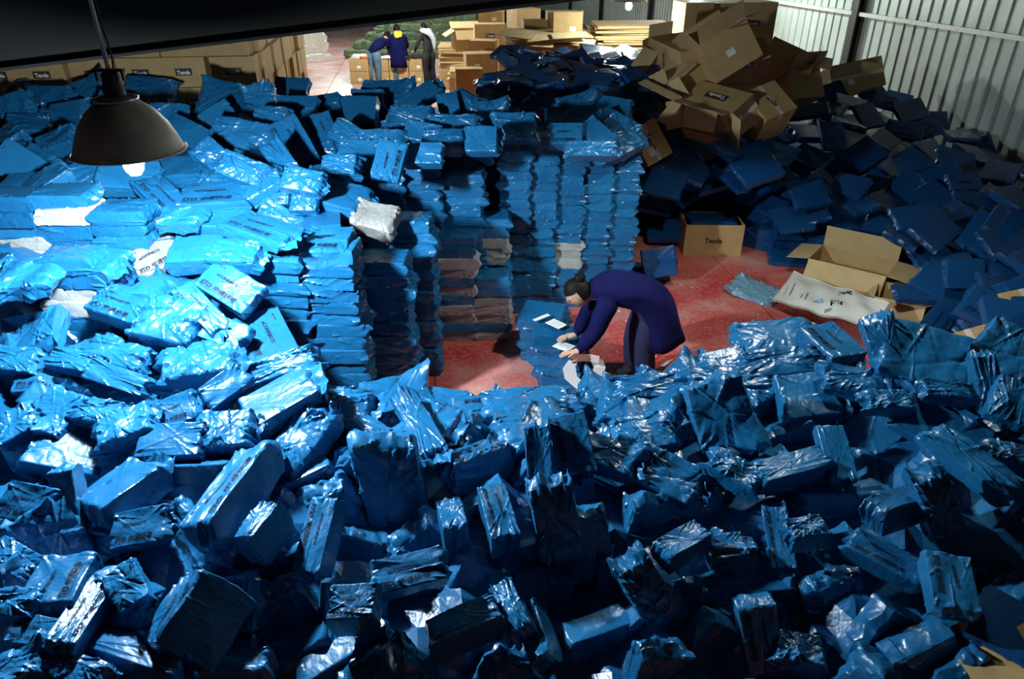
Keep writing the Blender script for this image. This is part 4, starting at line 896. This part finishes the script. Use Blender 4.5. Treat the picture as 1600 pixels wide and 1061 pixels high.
# ------------------------------------------------------------------ people
def skin_mesh(name, verts, edges, radii, root, sub=2):
    me = bpy.data.meshes.new(name); me.from_pydata([tuple(v) for v in verts], edges, [])
    o = bpy.data.objects.new(name, me); COL.objects.link(o)
    o.modifiers.new('skin', 'SKIN').use_smooth_shade = True
    for i, r in enumerate(radii):
        sv = me.skin_vertices[0].data[i]; sv.radius = r if isinstance(r, tuple) else (r, r); sv.use_root = (i == root)
    ss = o.modifiers.new('sub', 'SUBSURF'); ss.levels = ss.render_levels = sub
    bpy.context.view_layer.update()
    out = bpy.data.meshes.new_from_object(o.evaluated_get(bpy.context.evaluated_depsgraph_get()))
    bpy.data.objects.remove(o); bpy.data.meshes.remove(me); return out
def head_geo(pos, fwd, up, size=.105):
    """head with jaw, nose, ears; returns verts, faces, and eye points"""
    fwd = fwd.normalized(); side = up.cross(fwd).normalized(); up = fwd.cross(side).normalized()
    bm = bmesh.new(); bmesh.ops.create_uvsphere(bm, u_segments=24, v_segments=16, radius=1.0)
    for v in bm.verts:
        x, y, z = v.co; jaw = max(0, -z)
        sx = .92 - .12 * jaw + (.10 * jaw if x > 0 else -.08 * jaw); sy = .76 - .22 * jaw * jaw
        nose = math.exp(-((y / .14) ** 2 + ((z + .12) / .22) ** 2)) * (.20 if x > .5 else 0)
        brow = math.exp(-((z - .12) / .12) ** 2) * (.03 if x > .6 else 0); sock = -math.exp(-(((abs(y) - .32) / .14) ** 2 + ((z - .0) / .1) ** 2)) * (.07 if x > .4 else 0)
        mouth = -math.exp(-((y / .25) ** 2 + ((z + .52) / .05) ** 2)) * (.04 if x > .3 else 0)
        v.co = Vector((x * sx + nose + brow + sock + mouth, y * sy, z * 1.12))
    for s in (-1, 1):
        r = bmesh.ops.create_uvsphere(bm, u_segments=10, v_segments=8, radius=1.0)
        for v in r['verts']: v.co = Vector((v.co.x * .16 - .05, v.co.y * .06 + s * .76, v.co.z * .26 - .02))
    bm.verts.index_update()
    vs = [pos + (fwd * v.co.x + side * v.co.y + up * v.co.z) * size for v in bm.verts]; fs = [tuple(v.index for v in f.verts) for f in bm.faces]; bm.free()
    eyes = [pos + (fwd * .80 + side * (.32 * s) + up * 0.0) * size for s in (-1, 1)]
    return vs, fs, (fwd, side, up), eyes
def hair_mesh(pos, frame, size, bun=False):
    fwd, side, up = frame; bm = bmesh.new(); bmesh.ops.create_uvsphere(bm, u_segments=24, v_segments=16, radius=1.0)
    dele = [v for v in bm.verts if (v.co.z < .25 and v.co.x > .25) or v.co.z < -.55]
    bmesh.ops.delete(bm, geom=dele, context='VERTS')
    for v in bm.verts: v.co = Vector((v.co.x * .99 - .02, v.co.y * .84, v.co.z * 1.2)) * (1 + .02 * math.sin(v.co.y * 14 + v.co.z * 9))
    if bun:
        r = bmesh.ops.create_uvsphere(bm, u_segments=14, v_segments=10, radius=.42)
        for v in r['verts']: v.co = Vector((v.co.x - .72, v.co.y * 1.1, v.co.z + .82)) + Vector((0, 0, .05 * math.sin(v.co.x * 20)))
    for v in bm.verts: v.co = pos + (fwd * v.co.x + side * v.co.y + up * v.co.z) * size
    return from_bm('hair', bm, True)
def person(label, J, head, hands, mats, feet_dir, head_size=.105, bun=False):
    """J joints: pelvis, waist, chest, neck, lsh, lel, lwr, rsh, rel, rwr, lhip, lkn, lan, rhip, rkn, ran. mats: torso, legs, shoes, waist"""
    names = list(J); P = [Vector(J[k][0]) for k in names]; rad = [J[k][1] for k in names]; ix = {k: i for i, k in enumerate(names)}
    E = [('pelvis', 'waist'), ('waist', 'chest'), ('chest', 'neck'), ('chest', 'lsh'), ('lsh', 'lel'), ('lel', 'lwr'), ('chest', 'rsh'), ('rsh', 'rel'), ('rel', 'rwr'),
         ('pelvis', 'lhip'), ('lhip', 'lkn'), ('lkn', 'lan'), ('pelvis', 'rhip'), ('rhip', 'rkn'), ('rkn', 'ran')]
    seg = []; edges = []
    for a, b2 in E:
        edges.append((ix[a], ix[b2]))
        part = 'skin' if b2 == 'neck' else ('legs' if b2 in ('lhip', 'lkn', 'lan', 'rhip', 'rkn', 'ran') else 'torso')
        if (a, b2) == ('pelvis', 'waist') and mats.get('waist'): part = 'waist'
        seg.append((P[ix[a]], P[ix[b2]], part))
    hp, hf, hu = [Vector(v) for v in head]
    top = hp + Vector((0, 0, 0)); P.append(hp - hu.normalized() * head_size * .5); rad.append(head_size * .5); edges.append((ix['neck'], len(P) - 1)); seg.append((P[ix['neck']], P[-1], 'skin'))
    for side in 'lr':                                                            # hands and feet
        w = P[ix[side + 'wr']]; d, nrm = [Vector(v).normalized() for v in hands[side]]; s_ = d.cross(nrm).normalized() * (1 if side == 'l' else -1)
        k0 = len(P); P.append(w + d * .05); rad.append((.032, .016)); edges.append((ix[side + 'wr'], k0)); seg.append((w, P[k0], 'skin'))
        for f, (off, ln) in enumerate(((-.030, .066), (-.010, .078), (.010, .074), (.029, .060))):
            a = len(P); P.append(w + d * .095 + s_ * off); rad.append(.0105); P.append(w + d * (.095 + ln * .55) + s_ * off * 1.15 - nrm * .008); rad.append(.009); P.append(w + d * (.095 + ln) + s_ * off * 1.2 - nrm * .022); rad.append(.0075)
            edges += [(k0, a), (a, a + 1), (a + 1, a + 2)]; seg.append((P[k0], P[a + 2], 'skin'))
        a = len(P); P.append(w + d * .055 - s_ * .045); rad.append(.012); P.append(w + d * .09 - s_ * .065 - nrm * .01); rad.append(.009); edges += [(k0, a), (a, a + 1)]; seg.append((P[k0], P[a + 1], 'skin'))
        an = P[ix[side + 'an']]; fd = Vector(feet_dir).normalized(); a = len(P)
        P.append(Vector((an.x, an.y, .045)) + fd * .06); rad.append((.045, .042)); P.append(Vector((an.x, an.y, .035)) + fd * .17); rad.append((.042, .03)); edges += [(ix[side + 'an'], a), (a, a + 1)]; seg.append((P[a], P[a + 1], 'shoes')); seg.append((an - Vector((0, 0, .03)), P[a], 'shoes'))
    body = skin_mesh('person', P, edges, rad, ix['pelvis'])
    order = ['skin', 'torso', 'legs', 'shoes', 'waist', 'eye']; mm = [M['skin'], M[mats['torso']], M[mats['legs']], M[mats['shoes']], M[mats.get('waist') or mats['torso']], M['eye']]
    hv, hfaces, frame, eyes = head_geo(hp, hf, hu, head_size)
    bm = bmesh.new(); bm.from_mesh(body); A = np.array([tuple(s[0]) for s in seg]); B = np.array([tuple(s[1]) for s in seg]); D = B - A; DD = np.maximum((D * D).sum(1), 1e-9)
    for f in bm.faces:
        c = np.array(f.calc_center_median()); t = np.clip(((c - A) * D).sum(1) / DD, 0, 1); k = int(np.argmin(np.linalg.norm(A + D * t[:, None] - c, axis=1))); f.material_index = order.index(seg[k][2])
    nv = [bm.verts.new(v) for v in hv]
    for f in hfaces: bm.faces.new([nv[i] for i in f]).material_index = 0
    for e in eyes:
        r = bmesh.ops.create_uvsphere(bm, u_segments=8, v_segments=6, radius=head_size * .1)
        for v in r['verts']: v.co += e
        for f in {f for v in r['verts'] for f in v.link_faces}: f.material_index = 5
    me = from_bm('person', bm, True); bpy.data.meshes.remove(body)
    for m_ in mm: me.materials.append(m_)
    o = obj('person', me); tag(o, label, 'person')
    obj('hair', hair_mesh(hp, frame, head_size, bun), o, 'hair')
    return o
def loft(name, rings, parent, mat, n=28, wave=0.0, thick=True):
    """open garment shell: rings of (centre, radius across y-like axis, radius other, axis)"""
    vs, fs = [], []
    for k, (c, ra, rb, ax, sd) in enumerate(rings):
        c, ax, sd = Vector(c), Vector(ax).normalized(), Vector(sd); sd = (sd - ax * sd.dot(ax)).normalized(); ot = ax.cross(sd)
        for i in range(n):
            a = 2 * math.pi * i / n; w = 1 + wave * (k / len(rings)) * math.sin(a * 6 + k) + wave * .5 * math.sin(a * 11 + 2 * k); vs.append(c + sd * (ra * w * math.cos(a)) + ot * (rb * w * math.sin(a)))
    for k in range(len(rings) - 1):
        for i in range(n):
            j = (i + 1) % n; fs.append((k * n + i, k * n + j, (k + 1) * n + j, (k + 1) * n + i))
    o = obj(name, mesh_of(name, vs, fs, True), parent, mat)
    sm = o.modifiers.new('sub', 'SUBSURF'); sm.levels = sm.render_levels = 1
    if thick: s_ = o.modifiers.new('thick', 'SOLIDIFY'); s_.thickness = .006
    return o
# worker bending over the parcels
wn, wf = at_z(905, 549, .52), at_z(900, 524, .52)
J = {'pelvis': ((1.20, 5.45, .84), .14), 'waist': ((1.04, 5.45, .94), .13), 'chest': ((.86, 5.45, .97), .14), 'neck': ((.69, 5.44, .93), .055),
     'lsh': ((.78, 5.28, .92), .075), 'lel': ((.72, 5.22, .68), .05), 'lwr': (tuple(wn), .032), 'rsh': ((.78, 5.62, .92), .075), 'rel': ((.72, 5.68, .70), .05), 'rwr': (tuple(wf), .032),
    'lhip': ((1.20, 5.36, .78), .12), 'lkn': ((1.15, 5.34, .44), .075), 'lan': ((1.20, 5.33, .08), .05), 'rhip': ((1.20, 5.55, .78), .11), 'rkn': ((1.10, 5.56, .44), .075), 'ran': ((1.12, 5.58, .08), .05)}
wk = person('woman in a navy work coat bending over blue parcels on the red floor', J, ((.565, 5.43, .925), (-.75, -.05, -.62), (-.55, .0, .83)), {'l': ((-.85, .1, -.18), (0, 0, 1)), 'r': ((-.85, .05, -.18), (0, 0, 1))},
            {'torso': 'navy', 'legs': 'navy2', 'shoes': 'blackcloth'}, (-1, -.1, 0), .118, True)
Y_ = (0, 1, 0)
loft('coat', [((.665, 5.44, .95), .085, .075, (1, 0, .1), Y_), ((.74, 5.45, .965), .17, .10, (1, 0, .05), Y_), ((.82, 5.45, .965), .215, .125, (1, 0, 0), Y_), ((.94, 5.45, .955), .225, .15, (1, 0, -.02), Y_), ((1.06, 5.45, .93), .215, .155, (1, 0, -.2), Y_),
              ((1.17, 5.45, .87), .225, .175, (.85, 0, -.5), Y_), ((1.235, 5.45, .77), .24, .19, (.45, 0, -.9), Y_), ((1.265, 5.45, .63), .25, .20, (.2, 0, -1), Y_), ((1.30, 5.45, .47), .27, .225, (.25, 0, -1), Y_)], wk, 'navy', 32, .07)
for sh, el, wr in (('lsh', 'lel', 'lwr'), ('rsh', 'rel', 'rwr')):
    a, b2, c = [Vector(J[k][0]) for k in (sh, el, wr)]; up_ = Vector((.06, 0, .03))
    pts = [a + up_, a.lerp(b2, .5), b2, b2.lerp(c, .5), b2.lerp(c, .93)]
    o = obj('sleeve', tube('sleeve', pts, [.10, .088, .078, .068, .06], 16), wk, 'navy'); sm = o.modifiers.new('sub', 'SUBSURF'); sm.levels = sm.render_levels = 2
for kn in ('l', 'r'):
    a, b2, c = [Vector(J[kn + k][0]) for k in ('hip', 'kn', 'an')]
    o = obj('trouser_leg', tube('trouser_leg', [a + Vector((0, 0, -.02)), a.lerp(b2, .5), b2, b2.lerp(c, .5), c + Vector((0, 0, .0))], [.125, .115, .10, .095, .09], 16), wk, 'navy2'); sm = o.modifiers.new('sub', 'SUBSURF'); sm.levels = sm.render_levels = 1
obj('collar', tube('collar', [(.675 + .02 * math.cos(a), 5.44 + .085 * math.sin(a), .955 + .07 * math.cos(a)) for a in [i * math.pi / 7 - math.pi / 2 for i in range(8)]], .018, 8), wk, 'navy')
# three people far back
def standing(px, py, label, mats, face, bend=None, head_size=.11, arms=None, h=1.0):
    b0 = at_z(px, py, 0); f = Vector((math.cos(face), math.sin(face), 0)); s = Vector((-f.y, f.x, 0))
    def q(fw, sd, z): return tuple(b0 + f * fw + s * sd + UPZ * (z * h))
    bd = bend or 0
    ch = (.42 * bd, 1.36 - .22 * bd); ck = (.52 * bd + .02, 1.50 - .30 * bd); wa = (.14 * bd, 1.12 - .04 * bd)
    J = {'pelvis': (q(0, 0, .94), .135), 'waist': (q(wa[0], 0, wa[1]), .125), 'chest': (q(ch[0], 0, ch[1]), .14), 'neck': (q(ck[0], 0, ck[1]), .055)}
    ar = arms or ((.12, .30, 1.10, .30, .20, .95), (.12, -.30, 1.10, .30, -.20, .95))
    for sd, k, a in ((1, 'l', ar[0]), (-1, 'r', ar[1])):
        J[k + 'sh'] = (q(ch[0] + .02, sd * .19, ch[1] + .04), .075); J[k + 'el'] = (q(ch[0] * .9 + a[0], a[1], a[2] - .2 * bd), .052); J[k + 'wr'] = (q(ch[0] * .9 + a[3], a[4], a[5] - .15 * bd), .034)
        J[k + 'hip'] = (q(0, sd * .10, .86), .10); J[k + 'kn'] = (q(.02, sd * .12, .48), .072); J[k + 'an'] = (q(-.02, sd * .13, .08), .048)
    hd = Vector(q(ck[0] + .05 + .10 * bd, 0, ck[1] + .135 - .05 * bd)); fwd = (f - UPZ * (.25 + .6 * bd)).normalized()
    pr = person(label, J, (hd, fwd, UPZ + f * .6 * bd), {'l': (f - UPZ * .4, UPZ), 'r': (f - UPZ * .4, UPZ)}, mats, f, head_size)
    for k in 'lr':
        a, b2, c = [Vector(J[k + n_][0]) for n_ in ('hip', 'kn', 'an')]
        obj('trouser_leg', tube('trouser_leg', [a + UPZ * .06, a.lerp(b2, .4), b2, b2.lerp(c, .5), c], [.125, .12, .095, .085, .085], 14), pr, mats['legs'])
    return pr, q
p1, q1 = standing(588, 131, 'man in a navy jumper and blue jeans bending over the far cartons', {'torso': 'navy', 'legs': 'denim', 'shoes': 'blackcloth', 'waist': 'navy'}, math.radians(55), .85, arms=((.10, .24, 1.0, .2, .16, .75), (.10, -.24, 1.0, .2, -.14, .75)), h=.93)
loft('jumper', [(q1(.0, 0, .98), .17, .13, (0, 0, 1), (q1(0, 1, 0)[0] - q1(0, 0, 0)[0], q1(0, 1, 0)[1] - q1(0, 0, 0)[1], 0)), (q1(.14, 0, 1.10), .185, .15, Vector(q1(.3, 0, .3)) - Vector(q1(0, 0, 0)), Vector(q1(0, 1, 0)) - Vector(q1(0, 0, 0))), (q1(.30, 0, 1.16), .20, .16, Vector(q1(1, 0, .3)) - Vector(q1(0, 0, 0)), Vector(q1(0, 1, 0)) - Vector(q1(0, 0, 0))), (q1(.42, 0, 1.20), .15, .12, Vector(q1(1, 0, .2)) - Vector(q1(0, 0, 0)), Vector(q1(0, 1, 0)) - Vector(q1(0, 0, 0)))], p1, 'navy')
p2, q2 = standing(627, 130, 'person in a long navy coat with a yellow collar standing far back', {'torso': 'navy', 'legs': 'denim', 'shoes': 'shoe'}, math.radians(110), 0.05, h=.90)
sd2 = Vector(q2(0, 1, 0)) - Vector(q2(0, 0, 0))
loft('coat', [(q2(.0, 0, 1.46), .13, .09, (0, 0, 1), sd2), (q2(0, 0, 1.38), .22, .14, (0, 0, 1), sd2), (q2(0, 0, 1.1), .22, .16, (0, 0, 1), sd2), (q2(0, 0, .85), .25, .19, (0, 0, 1), sd2), (q2(0, 0, .50), .28, .22, (0, 0, 1), sd2)], p2, 'navy', wave=.05)
loft('hood', [(q2(-.02, 0, 1.55), .085, .085, (0, 0, 1), sd2), (q2(-.05, 0, 1.49), .13, .11, (-.2, 0, 1), sd2), (q2(-.08, 0, 1.38), .10, .09, (-.2, 0, 1), sd2)], p2, 'yellow')
p3, q3 = standing(672, 131, 'person in black with a pale grey scarf over one shoulder far back', {'torso': 'blackcloth', 'legs': 'blackcloth', 'shoes': 'shoe'}, math.radians(140), 0.12, h=.94)
obj('scarf', tube('scarf', [q3(.14, .10, 1.52), q3(.06, .12, 1.52), q3(-.06, .10, 1.50), q3(-.13, .02, 1.44), q3(-.17, -.06, 1.3), q3(-.17, -.10, 1.1), q3(-.13, -.12, .9)], [.05, .075, .085, .085, .075, .06, .03], 12), p3, 'scarf')
obj('scarf_wrap', tube('scarf_wrap', [q3(.02 + .1 * math.cos(a), .1 * math.sin(a), 1.52 + .01 * math.cos(a)) for a in [i * 2 * math.pi / 12 for i in range(13)]], .05, 10), p3, 'scarf')

# ------------------------------------------------------------------ far end of the hall
def soft_thing(name, pos, axes, dims, mat, label, cat, group, kind='soft'):
    i = R.randrange(len(VAR[kind])); key = (kind, i, mat)
    if key not in LOGO: me = VAR[kind][i].copy(); me.materials.clear(); me.materials.append(M[mat]); LOGO[key] = me
    o = obj(name, LOGO[key]); mt = Matrix((axes[0], axes[1], axes[2])).transposed().to_4x4(); mt.translation = pos
    o.matrix_world = mt @ Matrix.Diagonal((dims[0] / L0, dims[1] / W0, dims[2] / T0, 1)); tag(o, label, cat, group); return o
tb = at_z(546, 133, 0)
tcn = ['leftmost', 'second', 'third', 'rightmost']
for k in range(4):
    for r_ in range(2):
        p = Vector((tb.x + .28 + k * .57, tb.y + .45 + .02 * k, .17 + r_ * .34))
        carton(p, (UPX, UPY, UPZ), (.55, .5, .335), '%s carton in the %s row of the far packing table' % (tcn[k], ['lower', 'upper'][r_]), 'cartons of the far packing table', sticker=[('-y', .0, -.05)])
    p = Vector((tb.x + .28 + k * .57, tb.y + .45, .72))
    soft_thing('packed_item', p, (UPX, UPY, UPZ), (.36, .4, .08), ['sack', 'blackcloth', 'orange', 'blackcloth'][k], ['white', 'black', 'orange', 'dark'][k] + ' item lying on the far packing table' + (' at its right end' if k == 3 else ''), 'item', 'items on the packing table')
    if k < 3: soft_thing('packed_item', p + Vector((.2, -.15, 0)), (UPX, UPY, UPZ), (.25, .2, .06), ['orange', 'sack', 'blackcloth'][k], ['small orange item on the packing table behind the jeans', 'small white item between the far people', 'small black item beside the person in black'][k], 'item', 'items on the packing table')
ws = at_z(483, 98, 0)
for k in range(5): soft_thing('white_sack', ws + Vector((R.uniform(-.05, .05) + (.1 if k == 0 else 0), .3, .13 + k * .22)), (Vector((.8, .6, 0)), Vector((-.6, .8, 0)), UPZ), (.95, .6, .26), 'sack', 'full white sack stacked beyond the left cartons, %s from the floor' % ['first', 'second', 'third', 'fourth', 'topmost'][k], 'sack', 'white sacks in the far stack')
for lay, cnt in enumerate((7, 6, 6, 5, 4)):
    for k in range(cnt):
        p = Vector((-5.5 + .39 * lay + k * .76 + R.uniform(-.03, .03), 27 + .12 * lay, .14 + lay * .27)); q_ = proj(p)
        soft_thing('green_sack', p, (UPX, UPY, UPZ), (.78, .6, .28), 'sack_green', 'dull green sack, %s layer, %s from the left in the far heap' % (['lowest', 'second', 'third', 'fourth', 'top'][lay], ORD[k]), 'sack', 'green sacks in the far heap')
def slab_stack(px0, px1, y_top, y_bot, Y, n, label, group, depth=1.0):
    a, b2 = at_y(px0, y_top, Y), at_y(px1, y_top, Y); zb = max(0.0, at_y(px0, y_bot, Y).z); zt = (a.z + b2.z) / 2; th = (zt - zb) / n
    if zb > .15: carton(Vector(((a.x + b2.x) / 2, Y + depth / 2, zb / 2)), (UPX, UPY, UPZ), ((b2.x - a.x) * .95, depth * .9, zb - .004), 'large closed carton under the ' + group, 'cartons under flattened stacks')
    elif zb > 0: zb = 0; th = zt / n
    for k in range(n):
        w = (b2.x - a.x) * R.uniform(.92, 1.04); me = box_mesh('flattened_carton', (w, depth * R.uniform(.9, 1.05), th * .86), bev=min(.01, th * .2))
        o = obj('flattened_carton', me, None, R.choice(['card', 'card_in'])); o.location = ((a.x + b2.x) / 2 + R.uniform(-.06, .06), Y + depth / 2 + R.uniform(-.05, .05), zb + th * (k + .5)); o.rotation_euler = (R.uniform(-.01, .01), R.uniform(-.012, .012), R.uniform(-.08, .08))
        tag(o, label, 'cardboard', group)
slab_stack(683, 738, 72, 108, 20.5, 9, 'flattened brown carton in the stack right of the far people', 'flattened cartons right of the people')
slab_stack(700, 735, 112, 128, 19.5, 4, 'flattened carton lying low on the far red floor', 'flattened cartons on the far floor')
slab_stack(790, 925, 56, 78, 13.2, 9, 'flattened pale carton in the bright stack behind the blue bags', 'flattened cartons behind the blue bags', 1.3)
slab_stack(935, 1058, 42, 92, 13.6, 14, 'flattened brown carton in the tall stack before the pale wall', 'flattened cartons before the pale wall', 1.4)
def far_carton(px, py, Y, dims, yaw, label, under=None, **kw):
    p = at_y(px, py, Y); x = Vector((math.cos(yaw), math.sin(yaw), 0)); y = Vector((-x.y, x.x, 0)); c_ = carton(p, (x, y, UPZ), dims, label, 'loose cartons at the far end', **kw)
    zb = p.z - dims[2] / 2
    if under:
        k = max(1, round((zb - under[0]) / .5)); hh = (zb - under[0]) / k
        for i in range(k): carton(Vector((p.x, p.y, under[0] + hh * (i + .5))), (x, y, UPZ), (dims[0], dims[1], hh - .003), 'closed carton ' + ['lowest', 'second', 'third', 'fourth', 'fifth'][min(i, 4)] + ' under the ' + label, 'loose cartons at the far end')
    return c_
far_carton(735, 62, 19.6, (.9, .6, .5), .25, 'open carton with spread flaps on the far flattened stack', opening='+z', flaps=(120, 110, 135, 60))
far_carton(768, 32, 19.2, (.6, .5, .45), -.1, 'closed carton on top of the far carton pile', under=(0.0,), sticker=[('-y', .1, .05)])
far_carton(765, 54, 18.55, (.75, .5, .5), .1, 'closed carton second in the far carton pile', under=(0.0,), logo='#-y')
far_carton(757, 78, 17.95, (.6, .5, .45), -.2, 'carton low in the far carton pile beside the flattened stack', under=(0.0,), sticker=[('-y', .0, .0)])
far_carton(750, 100, 17.3, (.7, .5, .5), .2, 'carton with white sticker beside the far flattened stack', under=(0.0,), sticker=[('-y', -.1, .0)])
far_carton(733, 128, 16.6, (.6, .4, .6), .1, 'upright carton behind the back of the blue pile', under=(0.0,), sticker=[('-y', .12, .0)])
far_carton(888, 36, 13.9, (.50, .4, .40), -.15, 'carton standing on the bright flattened stack', sticker=[('-y', .1, -.08)])
far_carton(835, 42, 14.6, (.45, .4, .25), .1, 'low carton on the left of the bright flattened stack', under=(0.0,))
far_carton(866, 30, 14.8, (.3, .3, .3), .1, 'small carton behind the one on the flattened stack', under=(0.0,))
far_carton(818, 28, 17.5, (.6, .5, .4), .5, 'tilted brown carton in the dim far heap', under=(0.0,))
for k, (x, y, a, l, w) in enumerate(((808, 54, 8, 56, 12), (850, 58, -6, 60, 12), (890, 55, -3, 56, 10), (835, 68, 4, 60, 10), (905, 64, 5, 50, 8))):
    loose_flap(x, y, at_y(x, y, 13.0).z, a, l, w, (0, -.25, 1), 'loose pale cardboard sheet lying on the bright flattened stack' + ['', ', near its middle', ', at its right end', ', at its front', ', front right corner', ', front left corner'][k])
print('COUNTS', COUNT, 'OBJECTS', len(bpy.data.objects))
